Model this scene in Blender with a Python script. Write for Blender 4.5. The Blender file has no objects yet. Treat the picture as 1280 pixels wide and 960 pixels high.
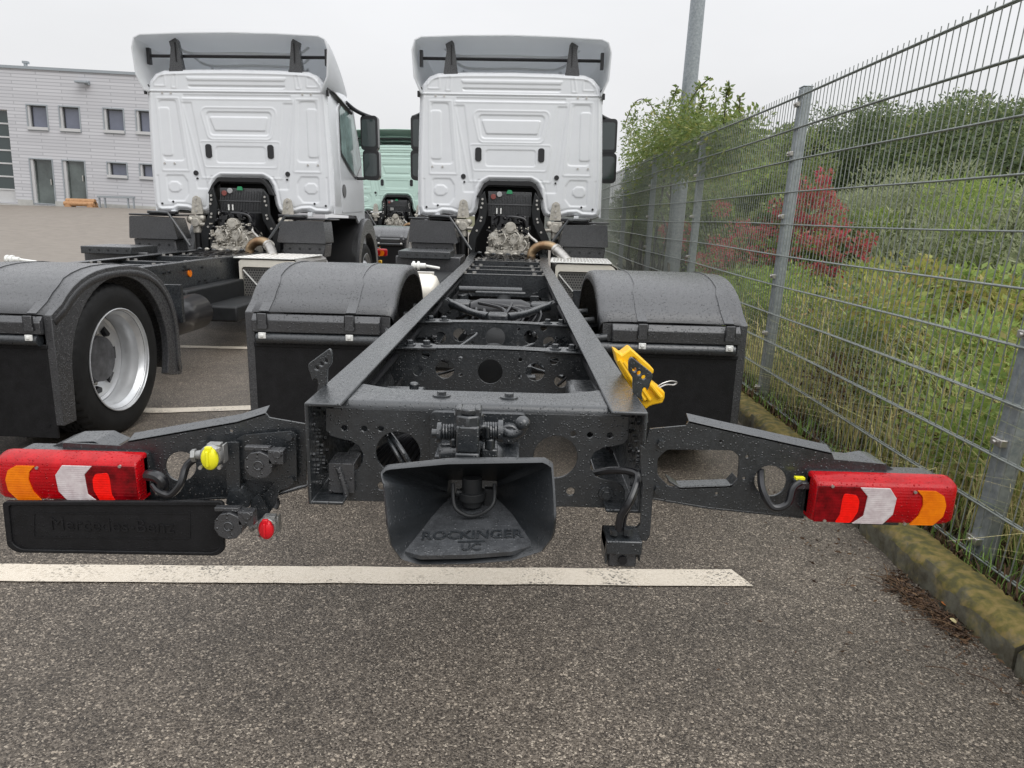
import bpy, bmesh, math, random
import numpy as np
from mathutils import Vector, Matrix
from mathutils.geometry import delaunay_2d_cdt
random.seed(7); RNG=np.random.default_rng(11)
sc=bpy.context.scene; COL=sc.collection
# ------------------------------------------------------------------ camera
FP=887.0; EYE=1.30; RHO=.028
def _basis():
    y=np.array([645-640,271-480,FP],float); y/=np.linalg.norm(y)
    z=np.array([math.sin(RHO),-math.cos(RHO),0]); z-=y*z.dot(y); z/=np.linalg.norm(z)
    x=np.cross(y,z)
    if x[0]<0: x=-x
    return np.stack([x,y,z],1)
CM=_basis()
cd=bpy.data.cameras.new('camera'); cam=bpy.data.objects.new('camera',cd); COL.objects.link(cam)
cd.sensor_width=36; cd.lens=36*FP/1280; cd.clip_start=.05; cd.clip_end=2000
cam.matrix_world=Matrix(((CM[0,0],-CM[1,0],-CM[2,0],0),(CM[0,1],-CM[1,1],-CM[2,1],0),(CM[0,2],-CM[1,2],-CM[2,2],EYE),(0,0,0,1)))
sc.camera=cam
def UY(u,v,Y):            # point of the place seen at (u,v) in the photograph, at distance Y
    r=CM.T@np.array([u-640,v-480,FP]); r=r*(Y/r[1]); return (r[0],Y,r[2]+EYE)
def UX(u,v,X):
    r=CM.T@np.array([u-640,v-480,FP]); r=r*(X/r[0]); return (X,r[1],r[2]+EYE)
# ------------------------------------------------------------------ light
SUN_EL,SUN_AZ=math.radians(50),math.radians(138)
w=bpy.data.worlds.new('World'); sc.world=w; w.use_nodes=True
nt=w.node_tree; nt.nodes.clear(); N=nt.nodes.new; L=nt.links.new
out=N('ShaderNodeOutputWorld'); bg=N('ShaderNodeBackground'); bg.inputs[1].default_value=.1
sky=N('ShaderNodeTexSky'); sky.sky_type='NISHITA'; sky.sun_disc=False; sky.sun_elevation=SUN_EL; sky.sun_rotation=SUN_AZ
sky.dust_density=4; sky.air_density=1.5
hs=N('ShaderNodeHueSaturation'); hs.inputs['Saturation'].default_value=.12; hs.inputs['Value'].default_value=.22
L(sky.outputs[0],hs.inputs['Color'])
tc=N('ShaderNodeTexCoord'); sx=N('ShaderNodeSeparateXYZ'); L(tc.outputs['Generated'],sx.inputs[0])
rp=N('ShaderNodeValToRGB'); L(sx.outputs[2],rp.inputs[0])
e=rp.color_ramp.elements
e[0].position=0; e[0].color=(7.3,7.35,7.5,1); e[1].position=1; e[1].color=(17,17.3,17.9,1)
k=rp.color_ramp.elements.new(.16); k.color=(7.5,7.55,7.7,1)
k=rp.color_ramp.elements.new(.42); k.color=(8.6,8.7,9.0,1)
k=rp.color_ramp.elements.new(.65); k.color=(13.5,13.7,14.1,1)
ns=N('ShaderNodeTexNoise'); ns.inputs['Scale'].default_value=1.6; ns.inputs['Detail'].default_value=5
mp=N('ShaderNodeMapping'); mp.inputs['Scale'].default_value=(1,1,2.6); L(tc.outputs['Generated'],mp.inputs[0]); L(mp.outputs[0],ns.inputs[0])
mr=N('ShaderNodeMapRange'); mr.inputs[1].default_value=.3; mr.inputs[2].default_value=.7; mr.inputs[3].default_value=.91; mr.inputs[4].default_value=1.06
L(ns.outputs[0],mr.inputs[0])
m1=N('ShaderNodeVectorMath'); m1.operation='SCALE'; L(rp.outputs[0],m1.inputs[0]); L(mr.outputs[0],m1.inputs['Scale'])
ad=N('ShaderNodeVectorMath'); ad.operation='ADD'; L(m1.outputs[0],ad.inputs[0]); L(hs.outputs[0],ad.inputs[1])
L(ad.outputs[0],bg.inputs[0]); L(bg.outputs[0],out.inputs[0])
sd=bpy.data.lights.new('sun','SUN'); sd.energy=1.3; sd.angle=math.radians(50); sd.color=(1,.975,.94)
so=bpy.data.objects.new('sun',sd); COL.objects.link(so)
_d=Vector((math.sin(SUN_AZ)*math.cos(SUN_EL),math.cos(SUN_AZ)*math.cos(SUN_EL),math.sin(SUN_EL)))
so.rotation_euler=_d.to_track_quat('Z','Y').to_euler(); so.location=(0,-5,20)
sc.view_settings.view_transform='Standard'; sc.view_settings.look='None'; sc.view_settings.exposure=0; sc.view_settings.gamma=1
# ------------------------------------------------------------------ materials
def mat(name,col,rough=.5,metal=0,var=0,vscale=8,bump=0,bscale=60,coat=0,drops=0,crough=.08,mot=0,ribs=0,spec=.5,col2=None,dropscale=150,rvar=0):
    m=bpy.data.materials.new(name); m.use_nodes=True; t=m.node_tree; n=t.nodes.new; l=t.links.new
    b=t.nodes['Principled BSDF']; b.inputs['Base Color'].default_value=(*col,1); b.inputs['Roughness'].default_value=rough
    b.inputs['Metallic'].default_value=metal; b.inputs['Coat Weight'].default_value=coat; b.inputs['Specular IOR Level'].default_value=spec
    b.inputs['Coat Roughness'].default_value=crough
    c=n('ShaderNodeTexCoord')
    if var or col2:
        z=n('ShaderNodeTexNoise'); z.inputs['Scale'].default_value=vscale; z.inputs['Detail'].default_value=8; z.inputs['Roughness'].default_value=.65
        l(c.outputs['Object'],z.inputs[0]); r=n('ShaderNodeMapRange'); r.inputs[1].default_value=.35; r.inputs[2].default_value=.65; l(z.outputs[0],r.inputs[0])
        x=n('ShaderNodeMix'); x.data_type='RGBA'; l(r.outputs[0],x.inputs[0])
        c2=col2 or tuple(v*(1+var) for v in col); c1=col if col2 else tuple(v*(1-var) for v in col)
        x.inputs[6].default_value=(*c1,1); x.inputs[7].default_value=(*c2,1); l(x.outputs[2],b.inputs['Base Color'])
        if rvar:
            r2=n('ShaderNodeMapRange'); r2.inputs[3].default_value=rough-rvar; r2.inputs[4].default_value=rough+rvar; l(r.outputs[0],r2.inputs[0]); l(r2.outputs[0],b.inputs['Roughness'])
    last=None
    if bump:
        z=n('ShaderNodeTexNoise'); z.inputs['Scale'].default_value=bscale; z.inputs['Detail'].default_value=4; l(c.outputs['Object'],z.inputs[0])
        q=n('ShaderNodeBump'); q.inputs['Strength'].default_value=bump; q.inputs['Distance'].default_value=.004; l(z.outputs[0],q.inputs['Height']); last=q
    if drops:
        v=n('ShaderNodeTexVoronoi'); v.inputs['Scale'].default_value=dropscale; v.inputs['Randomness'].default_value=1; l(c.outputs['Object'],v.inputs[0])
        s=n('ShaderNodeSeparateColor'); l(v.outputs['Color'],s.inputs[0])
        rr=n('ShaderNodeMath'); rr.operation='MULTIPLY'; l(s.outputs[0],rr.inputs[0]); rr.inputs[1].default_value=.45
        sb=n('ShaderNodeMath'); sb.operation='SUBTRACT'; l(rr.outputs[0],sb.inputs[0]); l(v.outputs['Distance'],sb.inputs[1])
        mx=n('ShaderNodeMath'); mx.operation='MAXIMUM'; l(sb.outputs[0],mx.inputs[0]); mx.inputs[1].default_value=0
        q=n('ShaderNodeBump'); q.inputs['Strength'].default_value=drops; q.inputs['Distance'].default_value=.01; l(mx.outputs[0],q.inputs['Height'])
        if last: l(last.outputs[0],q.inputs['Normal'])
        last=q
    if ribs:
        wv=n('ShaderNodeTexWave'); wv.inputs['Scale'].default_value=ribs; wv.bands_direction='X'; l(c.outputs['Object'],wv.inputs[0]); wz=n('ShaderNodeTexWave'); wz.inputs['Scale'].default_value=ribs*.5; wz.bands_direction='Z'; l(c.outputs['Object'],wz.inputs[0])
        am=n('ShaderNodeMath'); am.operation='ADD'; l(wv.outputs['Fac'],am.inputs[0]); l(wz.outputs['Fac'],am.inputs[1])
        q=n('ShaderNodeBump'); q.inputs['Strength'].default_value=.3; q.inputs['Distance'].default_value=.001; l(am.outputs[0],q.inputs['Height'])
        if last: l(last.outputs[0],q.inputs['Normal'])
        last=q
    if mot:
        z=n('ShaderNodeTexNoise'); z.inputs['Scale'].default_value=mot; z.inputs['Detail'].default_value=6; z.inputs['Roughness'].default_value=.8; l(c.outputs['Object'],z.inputs[0])
        r5=n('ShaderNodeMapRange'); r5.inputs[1].default_value=.42; r5.inputs[2].default_value=.58; r5.inputs[3].default_value=.12; r5.inputs[4].default_value=.42; l(z.outputs[0],r5.inputs[0]); l(r5.outputs[0],b.inputs['Coat Roughness'])
    if last:
        l(last.outputs[0],b.inputs['Normal'])
        if coat: l(last.outputs[0],b.inputs['Coat Normal'])
    return m
M={}
M['frame']=mat('chassis_black',(.016,.019,.022),.38,var=.22,vscale=14,drops=.6,dropscale=150,bump=.12,bscale=300,rvar=.08,coat=1,crough=.16,mot=65)
M['frame_dry']=mat('chassis_paint',(.013,.014,.015),.5,spec=.35,var=.25,vscale=12,bump=.1,bscale=160)
M['funnel']=mat('black_cast_funnel',(.010,.012,.014),.42,var=.2,vscale=14,drops=.3,dropscale=150,coat=.6,crough=.2,bump=.08,bscale=200)
M['maroon']=mat('faded_red_cap',(.22,.06,.05),.6)
M['greycap']=mat('grey_cap',(.36,.36,.36),.5)
M['lip']=mat('wet_sheen_guide_lip',(.048,.051,.055),.38,var=.25,vscale=30,drops=.5,dropscale=150,coat=1,crough=.3,mot=70,bump=.1,bscale=250)  # base lightened to paint in the sky's sheen on the wet lower face
M['plastic']=mat('grained_plastic',(.030,.031,.034),.42,bump=.35,bscale=420,drops=1.0,dropscale=110,var=.12,vscale=6,rvar=.08,coat=1,crough=.22,mot=75)
M['flap']=mat('rubber_flap',(.009,.009,.010),.5,spec=.28,var=.3,vscale=20,bump=.25,bscale=300,drops=.35,dropscale=160)
M['tyre']=mat('tyre_rubber',(.012,.012,.012),.6,spec=.3,var=.25,vscale=15,bump=.2,bscale=120)
M['rim']=mat('silver_wheel_paint',(.62,.63,.64),.32,.55,var=.08,vscale=9)
M['cabw']=mat('white_cab_paint',(.70,.715,.735),.34,coat=.25,drops=.12,dropscale=90,var=.02,vscale=3)
M['cabg']=mat('mint_cab_paint',(.47,.63,.565),.34,coat=.25,var=.02,vscale=3)
M['chock']=mat('yellow_plastic',(.88,.50,.01),.38,var=.06,vscale=20,drops=.3)
M['perf']=mat('dark_perforated_steel',(.20,.195,.185),.5,.5)
M['steel']=mat('stainless_steel',(.55,.53,.50),.35,.85,var=.12,vscale=10)
M['cream']=mat('brushed_heat_shield',(.80,.76,.67),.4,.2,var=.06,vscale=10)
M['alu']=mat('cast_aluminium',(.56,.53,.47),.5,.3,col2=(.34,.32,.28),vscale=30,bump=.12,bscale=90)
M['alu2']=mat('zinc_casting',(.36,.36,.35),.4,.7,var=.2,vscale=30)
M['brass']=mat('heat_tinted_steel',(.45,.33,.20),.35,.8,col2=(.30,.17,.09),vscale=9)
M['black']=mat('matt_black',(.008,.008,.009),.55)
M['gloss']=mat('glossy_black',(.010,.010,.012),.30,coat=.2)
M['glass']=mat('dark_glass',(.03,.045,.045),.06,spec=.9)
M['wglass']=mat('window_glass',(.11,.12,.16),.08,spec=.9,var=.2,vscale=.6)
M['dglass']=mat('door_glass',(.07,.085,.08),.08,spec=.9,var=.5,vscale=.8)
M['sideglass']=mat('greenish_side_glass',(.26,.36,.34),.08,spec=.8,var=.5,vscale=2.5)
M['hub']=mat('dull_grey_hub',(.10,.10,.105),.5,.3,var=.4,vscale=14)
M['mirror']=mat('mirror_glass',(.55,.6,.6),.04,1)
M['defl']=mat('deflector_plastic',(.78,.79,.80),.4,coat=.2)
def _tr(m,k,c):
    t=m.node_tree; b=t.nodes['Principled BSDF']; a=t.nodes.new('ShaderNodeBsdfTranslucent'); a.inputs[0].default_value=(*c,1); x=t.nodes.new('ShaderNodeMixShader'); x.inputs[0].default_value=k
    t.links.new(b.outputs[0],x.inputs[1]); t.links.new(a.outputs[0],x.inputs[2]); t.links.new(x.outputs[0],t.nodes['Material Output'].inputs[0])
_tr(M['defl'],.36,(.75,.77,.79))
M['red']=mat('red_lens',(.42,.002,.006),.22,spec=.3,var=.18,vscale=22,drops=.8,dropscale=150,ribs=70)
M['dred']=mat('dark_red_lens',(.17,.001,.004),.2,spec=.3,var=.5,vscale=30,ribs=70)
M['bred']=mat('bright_red_lens',(.92,.008,.004),.22,spec=.3,var=.12,vscale=60,ribs=90)
M['amber']=mat('amber_lens',(.90,.24,.004),.22,spec=.3,col2=(.70,.14,.003),vscale=16,ribs=90)
M['clear']=mat('white_lens',(.66,.60,.60),.28,spec=.4,col2=(.50,.42,.43),vscale=45,ribs=110)
M['yellow']=mat('yellow_rubber',(.85,.80,.02),.35)
M['redcap']=mat('red_rubber',(.70,.01,.02),.3)
M['white']=mat('white_plastic',(.75,.75,.72),.4)
M['green']=mat('green_sticker',(.03,.26,.11),.6)
M['galv']=mat('galvanised_steel',(.40,.43,.45),.45,.45,col2=(.26,.29,.31),vscale=38,bump=.15)
M['wire']=mat('galvanised_wire',(.26,.28,.265),.45,.35,var=.2,vscale=30)
M['wall']=None
# asphalt
def asphalt():
    m=bpy.data.materials.new('wet_asphalt'); m.use_nodes=True; t=m.node_tree; n=t.nodes.new; l=t.links.new; b=t.nodes['Principled BSDF']
    c=n('ShaderNodeTexCoord')
    def vor(s):
        v=n('ShaderNodeTexVoronoi'); v.inputs['Scale'].default_value=s; l(c.outputs['Object'],v.inputs[0]); return v
    v=vor(215); v2=vor(70)
    s=n('ShaderNodeSeparateColor'); l(v.outputs['Color'],s.inputs[0])
    r=n('ShaderNodeValToRGB'); r.color_ramp.interpolation='CONSTANT'; E=r.color_ramp.elements
    E[0].position=0; E[0].color=(.040,.033,.027,1); E[1].position=.24; E[1].color=(.082,.070,.057,1)
    for p,cc in ((.46,(.112,.097,.080,1)),(.68,(.155,.136,.115,1)),(.86,(.225,.20,.17,1)),(.95,(.36,.325,.275,1))):
        q=E.new(p); q.color=cc
    l(s.outputs[0],r.inputs[0])
    s2=n('ShaderNodeSeparateColor'); l(v2.outputs['Color'],s2.inputs[0])
    g=n('ShaderNodeMath'); g.operation='GREATER_THAN'; g.inputs[1].default_value=.90; l(s2.outputs[1],g.inputs[0])
    d=n('ShaderNodeMath'); d.operation='LESS_THAN'; d.inputs[1].default_value=.34; l(v2.outputs['Distance'],d.inputs[0])
    a=n('ShaderNodeMath'); a.operation='MULTIPLY'; l(g.outputs[0],a.inputs[0]); l(d.outputs[0],a.inputs[1])
    x=n('ShaderNodeMix'); x.data_type='RGBA'; l(a.outputs[0],x.inputs[0]); l(r.outputs[0],x.inputs[6]); x.inputs[7].default_value=(.34,.30,.25,1)
    z=n('ShaderNodeTexNoise'); z.inputs['Scale'].default_value=.9; z.inputs['Detail'].default_value=7; l(c.outputs['Object'],z.inputs[0])
    mr=n('ShaderNodeMapRange'); mr.inputs[1].default_value=.3; mr.inputs[2].default_value=.7; mr.inputs[3].default_value=.78; mr.inputs[4].default_value=1.2; l(z.outputs[0],mr.inputs[0])
    zz=n('ShaderNodeTexNoise'); zz.inputs['Scale'].default_value=5.5; zz.inputs['Detail'].default_value=6; zz.inputs['Distortion'].default_value=.6; l(c.outputs['Object'],zz.inputs[0]); m2=n('ShaderNodeMapRange'); m2.inputs[1].default_value=.32; m2.inputs[2].default_value=.62; m2.inputs[3].default_value=.84; m2.inputs[4].default_value=1.08; l(zz.outputs[0],m2.inputs[0]); mm=n('ShaderNodeMath'); mm.operation='MULTIPLY'; l(mr.outputs[0],mm.inputs[0]); l(m2.outputs[0],mm.inputs[1])
    y=n('ShaderNodeVectorMath'); y.operation='SCALE'; l(x.outputs[2],y.inputs[0]); l(mm.outputs[0],y.inputs['Scale']); vc=n('ShaderNodeTexVoronoi'); vc.feature='DISTANCE_TO_EDGE'; vc.inputs['Scale'].default_value=.32; dn=n('ShaderNodeTexNoise'); dn.inputs['Scale'].default_value=3; dn.inputs['Detail'].default_value=8; l(c.outputs['Object'],dn.inputs[0]); dm=n('ShaderNodeMix'); dm.data_type='VECTOR'; dm.inputs[0].default_value=.10; l(c.outputs['Object'],dm.inputs[4]); l(dn.outputs[1],dm.inputs[5]); l(dm.outputs[1],vc.inputs[0])
    cr=n('ShaderNodeMapRange'); cr.inputs[1].default_value=0; cr.inputs[2].default_value=.0016; cr.inputs[3].default_value=.92; cr.inputs[4].default_value=1; l(vc.outputs['Distance'],cr.inputs[0])
    y2=n('ShaderNodeVectorMath'); y2.operation='SCALE'; l(y.outputs[0],y2.inputs[0]); l(cr.outputs[0],y2.inputs['Scale']); y3=n('ShaderNodeVectorMath'); y3.operation='MULTIPLY'; l(y2.outputs[0],y3.inputs[0]); y3.inputs[1].default_value=(1.12,1.07,1.01); l(y3.outputs[0],b.inputs['Base Color'])
    b.inputs['Roughness'].default_value=.46
    h=n('ShaderNodeMath'); h.operation='MULTIPLY_ADD'; l(s.outputs[0],h.inputs[0]); h.inputs[1].default_value=.6
    ng=n('ShaderNodeMath'); ng.operation='MULTIPLY'; ng.inputs[1].default_value=-1; l(v.outputs['Distance'],ng.inputs[0]); l(ng.outputs[0],h.inputs[2])
    q=n('ShaderNodeBump'); q.inputs['Strength'].default_value=.9; q.inputs['Distance'].default_value=.003; l(h.outputs[0],q.inputs['Height']); l(q.outputs[0],b.inputs['Normal'])
    return m
M['asphalt']=asphalt()
M['yard']=mat('grazing_sheen_yard',(.17,.145,.12),.6,col2=(.22,.19,.158),vscale=3.2,bump=.4,bscale=40)  # tan tone painted in for asphalt brightened by the grazing view
def linepaint():
    m=mat('road_paint',(.60,.53,.43),.55,bump=.7,bscale=160); t=m.node_tree; n=t.nodes.new; l=t.links.new; b=t.nodes['Principled BSDF']
    c=n('ShaderNodeTexCoord'); v=n('ShaderNodeTexVoronoi'); v.inputs['Scale'].default_value=140; l(c.outputs['Object'],v.inputs[0])
    s=n('ShaderNodeSeparateColor'); l(v.outputs['Color'],s.inputs[0]); z=n('ShaderNodeTexNoise'); z.inputs['Scale'].default_value=6; z.inputs['Detail'].default_value=8; l(c.outputs['Object'],z.inputs[0])
    a=n('ShaderNodeMath'); a.operation='MULTIPLY'; l(s.outputs[0],a.inputs[0]); l(z.outputs[0],a.inputs[1])
    r=n('ShaderNodeValToRGB'); l(a.outputs[0],r.inputs[0]); E=r.color_ramp.elements
    E[0].position=.42; E[0].color=(.60,.53,.43,1); E[1].position=.62; E[1].color=(.16,.145,.125,1); q=E.new(.2); q.color=(.67,.60,.50,1); l(r.outputs[0],b.inputs['Base Color']); return m
M['paint']=linepaint()
M['kerb']=mat('mossy_concrete',(.050,.042,.026),.85,col2=(.12,.115,.085),vscale=13,bump=1,bscale=45)
def mossy():
    m=M['kerb']; t=m.node_tree; n=t.nodes.new; l=t.links.new; b=t.nodes['Principled BSDF']; old=b.inputs['Base Color'].links[0].from_socket
    g=n('ShaderNodeNewGeometry'); s=n('ShaderNodeSeparateXYZ'); l(g.outputs['True Normal'],s.inputs[0]); c=n('ShaderNodeTexCoord'); z=n('ShaderNodeTexNoise'); z.inputs['Scale'].default_value=11; z.inputs['Detail'].default_value=9; z.inputs['Roughness'].default_value=.7; l(c.outputs['Object'],z.inputs[0])
    a=n('ShaderNodeMath'); a.operation='MULTIPLY_ADD'; l(s.outputs[2],a.inputs[0]); a.inputs[1].default_value=.27; l(z.outputs[0],a.inputs[2])
    r=n('ShaderNodeMapRange'); r.inputs[1].default_value=.50; r.inputs[2].default_value=.72; l(a.outputs[0],r.inputs[0])
    x=n('ShaderNodeMix'); x.data_type='RGBA'; l(r.outputs[0],x.inputs[0]); l(old,x.inputs[6]); z2=n('ShaderNodeTexNoise'); z2.inputs['Scale'].default_value=26; z2.inputs['Detail'].default_value=8; l(c.outputs['Object'],z2.inputs[0]); r3=n('ShaderNodeValToRGB'); l(z2.outputs[0],r3.inputs[0]); r3.color_ramp.elements[0].position=.36; r3.color_ramp.elements[0].color=(.075,.07,.022,1); r3.color_ramp.elements[1].position=.62; r3.color_ramp.elements[1].color=(.21,.155,.05,1); q3=r3.color_ramp.elements.new(.5); q3.color=(.135,.112,.026,1); l(r3.outputs[0],x.inputs[7]); l(x.outputs[2],b.inputs['Base Color'])
mossy()
M['soil']=mat('soil',(.055,.045,.028),.95,col2=(.075,.085,.03),vscale=2.5,bump=1,bscale=20)
M['field']=mat('meadow',(.075,.085,.03),.95,col2=(.12,.10,.05),vscale=1.2,bump=1,bscale=10)
def leafmat(name,cols,trans=.45,rough=.5):
    g_=1.0 if name in('moss','dead_leaves') else 1.5
    cols=[tuple(v*g_ for v in c) for c in cols]
    m=bpy.data.materials.new(name); m.use_nodes=True; t=m.node_tree; n=t.nodes.new; l=t.links.new; b=t.nodes['Principled BSDF']
    g=n('ShaderNodeNewGeometry'); r=n('ShaderNodeValToRGB'); l(g.outputs['Random Per Island'],r.inputs[0]); E=r.color_ramp.elements
    while len(E)>1: E.remove(E[-1])
    for i,cc in enumerate(cols):
        q=E[0] if i==0 else E.new(i/(len(cols)-1)); q.position=i/(len(cols)-1); q.color=(*cc,1)
    l(r.outputs[0],b.inputs['Base Color']); b.inputs['Roughness'].default_value=rough
    tr=n('ShaderNodeBsdfTranslucent'); l(r.outputs[0],tr.inputs[0]); mx=n('ShaderNodeMixShader'); mx.inputs[0].default_value=trans
    l(b.outputs[0],mx.inputs[1]); l(tr.outputs[0],mx.inputs[2]); l(mx.outputs[0],t.nodes['Material Output'].inputs[0]); return m
M['l_dark']=leafmat('dark_foliage',[(.055,.08,.038),(.10,.13,.055),(.07,.10,.05),(.16,.185,.07)])
M['l_olive']=leafmat('olive_foliage',[(.08,.12,.045),(.14,.18,.06),(.20,.23,.08),(.10,.14,.05),(.19,.17,.08)])
M['l_light']=leafmat('light_foliage',[(.15,.22,.055),(.24,.31,.08),(.12,.18,.05),(.32,.36,.10)])
M['l_willow']=leafmat('willow_foliage',[(.15,.18,.10),(.22,.25,.14),(.29,.31,.19),(.17,.19,.10)])
M['l_red']=leafmat('red_foliage',[(.34,.04,.07),(.40,.10,.09),(.30,.025,.07),(.26,.13,.07),(.13,.15,.06),(.36,.07,.10)])
M['l_yellow']=leafmat('yellowing_foliage',[(.20,.24,.055),(.29,.29,.07),(.14,.19,.05),(.32,.27,.09),(.17,.22,.06),(.30,.19,.08)])
M['l_climber']=leafmat('hedge_top_foliage',[(.10,.15,.04),(.17,.21,.06),(.08,.12,.035),(.24,.24,.07)])  # leaf greens of the climbing shrub on the fence
M['grass']=leafmat('tall_grass',[(.24,.29,.08),(.46,.40,.18),(.58,.50,.26),(.18,.24,.07),(.50,.44,.23),(.34,.25,.15)],.35,.6)
M['greengrass']=leafmat('fresh_grass',[(.14,.24,.05),(.20,.30,.07),(.10,.17,.04)],.3,.6)
M['dead']=leafmat('dead_leaves',[(.06,.035,.02),(.13,.07,.035),(.04,.025,.018),(.20,.12,.06)],.1,.8)
M['bark']=mat('bark',(.06,.05,.038),.9,var=.3,vscale=20,bump=1,bscale=40)
M['wood']=mat('weathered_wood',(.35,.17,.07),.75,col2=(.50,.30,.16),vscale=14,bump=.5)
M['blue']=mat('blue_paint',(.10,.30,.62),.35,coat=.4)
M['gdoor']=mat('grey_door_panel',(.50,.50,.50),.5)
M['plinth']=mat('pale_concrete_plinth',(.42,.42,.40),.8,var=.1,vscale=3)
# ------------------------------------------------------------------ mesh helpers
def rot_to(d):
    return Vector(d).normalized().to_track_quat('Z','Y').to_matrix()
class MB:
    def __init__(s): s.v=[]; s.f=[]; s.mi=[]; s.m=0
    def add(s,v,f):
        o=len(s.v); s.v+= [tuple(p) for p in v]; s.f+=[tuple(i+o for i in q) for q in f]; s.mi+=[s.m]*len(f); return s
    def mat(s,i): s.m=i; return s
    def box(s,a,b):
        x0,y0,z0=a; x1,y1,z1=b
        return s.add([(x0,y0,z0),(x1,y0,z0),(x1,y1,z0),(x0,y1,z0),(x0,y0,z1),(x1,y0,z1),(x1,y1,z1),(x0,y1,z1)],
          [(0,3,2,1),(4,5,6,7),(0,1,5,4),(1,2,6,5),(2,3,7,6),(3,0,4,7)])
    def cyl(s,a,b,r,n=16,r2=None,cap=True):
        a=Vector(a); b=Vector(b); R=rot_to(b-a); r2=r if r2 is None else r2; v=[]
        for p,rr in ((a,r),(b,r2)):
            for i in range(n):
                t=2*math.pi*i/n; v.append(p+R@Vector((rr*math.cos(t),rr*math.sin(t),0)))
        f=[(i,(i+1)%n,n+(i+1)%n,n+i) for i in range(n)]
        if cap: f+=[tuple(range(n-1,-1,-1)),tuple(range(n,2*n))]
        return s.add(v,f)
    def tube(s,pts,r,n=10,sub=6):
        P=[Vector(p) for p in pts]
        if sub>1 and len(P)>2:
            Q=[]
            for i in range(len(P)-1):
                p0=P[max(i-1,0)];p1=P[i];p2=P[i+1];p3=P[min(i+2,len(P)-1)]
                for j in range(sub):
                    t=j/sub; Q.append(.5*((2*p1)+(-p0+p2)*t+(2*p0-5*p1+4*p2-p3)*t*t+(-p0+3*p1-3*p2+p3)*t**3))
            P=Q+[P[-1]]
        v=[];f=[]; up=None
        for i,p in enumerate(P):
            d=(P[min(i+1,len(P)-1)]-P[max(i-1,0)]).normalized()
            if up is None: up=d.orthogonal().normalized()
            up=(up-d*up.dot(d)).normalized(); sd_=d.cross(up)
            rr=r[min(i*len(r)//len(P),len(r)-1)] if isinstance(r,(list,tuple)) else r
            for k in range(n):
                t=2*math.pi*k/n; v.append(p+up*rr*math.cos(t)+sd_*rr*math.sin(t))
        for i in range(len(P)-1):
            for k in range(n): f.append((i*n+k,i*n+(k+1)%n,(i+1)*n+(k+1)%n,(i+1)*n+k))
        f+=[tuple(range(n-1,-1,-1)),tuple(range((len(P)-1)*n,len(P)*n))]
        return s.add(v,f)
    def sphere(s,c,r,n=14,m=8,sc_=(1,1,1)):
        v=[];f=[]
        for j in range(m+1):
            for i in range(n):
                th=math.pi*j/m; ph=2*math.pi*i/n
                v.append((c[0]+r*sc_[0]*math.sin(th)*math.cos(ph),c[1]+r*sc_[1]*math.sin(th)*math.sin(ph),c[2]+r*sc_[2]*math.cos(th)))
        for j in range(m):
            for i in range(n): f.append((j*n+i,(j+1)*n+i,(j+1)*n+(i+1)%n,j*n+(i+1)%n))
        return s.add(v,f)
    def prism(s,poly,thick,fn,holes=()):     # polygon with holes in 2D, fn(a,b,t) -> 3D, t from 0 to thick
        loops=[list(poly)]+[list(h) for h in holes]; pts=[];ed=[]
        for lp in loops:
            o=len(pts); pts+=lp; ed+=[(o+i,o+(i+1)%len(lp)) for i in range(len(lp))]
        vs,es,fs,*_=delaunay_2d_cdt([Vector(p) for p in pts],ed,[],0,1e-6)
        def inside(p):
            c=False
            for lp in loops:
                for i in range(len(lp)):
                    (x0,y0),(x1,y1)=lp[i],lp[(i+1)%len(lp)]
                    if (y0>p[1])!=(y1>p[1]) and p[0]<(x1-x0)*(p[1]-y0)/(y1-y0)+x0: c=not c
            return c
        F=[f for f in fs if inside(((vs[f[0]][0]+vs[f[1]][0]+vs[f[2]][0])/3,(vs[f[0]][1]+vs[f[1]][1]+vs[f[2]][1])/3))]
        n=len(vs); v=[fn(p[0],p[1],0) for p in vs]+[fn(p[0],p[1],thick) for p in vs]
        f=[tuple(q) for q in F]+[tuple(i+n for i in reversed(q)) for q in F]
        cnt={}
        for q in F:
            for i in range(3):
                a,b=q[i],q[(i+1)%3]; cnt[(a,b)]=1
        for (a,b) in list(cnt):
            if (b,a) not in cnt: f.append((b,a,a+n,b+n))
        return s.add(v,f)
    def revolve(s,prof,c,axis='x',n=48,mod=None):    # prof = [(r,x)]
        v=[];f=[];m=len(prof)
        for i in range(n):
            t=2*math.pi*i/n
            for j,(r,x) in enumerate(prof):
                if mod: r=mod(i,j,r)
                a,b=r*math.cos(t),r*math.sin(t)
                v.append((c[0]+x,c[1]+a,c[2]+b) if axis=='x' else ((c[0]+a,c[1]+x,c[2]+b) if axis=='y' else (c[0]+a,c[1]+b,c[2]+x)))
        for i in range(n):
            for j in range(m-1): f.append((i*m+j,i*m+j+1,((i+1)%n)*m+j+1,((i+1)%n)*m+j))
        return s.add(v,f)
    def sweep(s,prof,path,closed=True):     # prof [(a,b)], path fn list of (origin,A,B)
        v=[];f=[];m=len(prof)
        for o,A,B in path:
            for a,b in prof: v.append(Vector(o)+Vector(A)*a+Vector(B)*b)
        k=m if closed else m-1
        for i in range(len(path)-1):
            for j in range(k): f.append((i*m+j,i*m+(j+1)%m,(i+1)*m+(j+1)%m,(i+1)*m+j))
        if closed: f+=[tuple(range(m)),tuple(range(len(path)*m-1,(len(path)-1)*m-1,-1))]
        return s.add(v,f)
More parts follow.
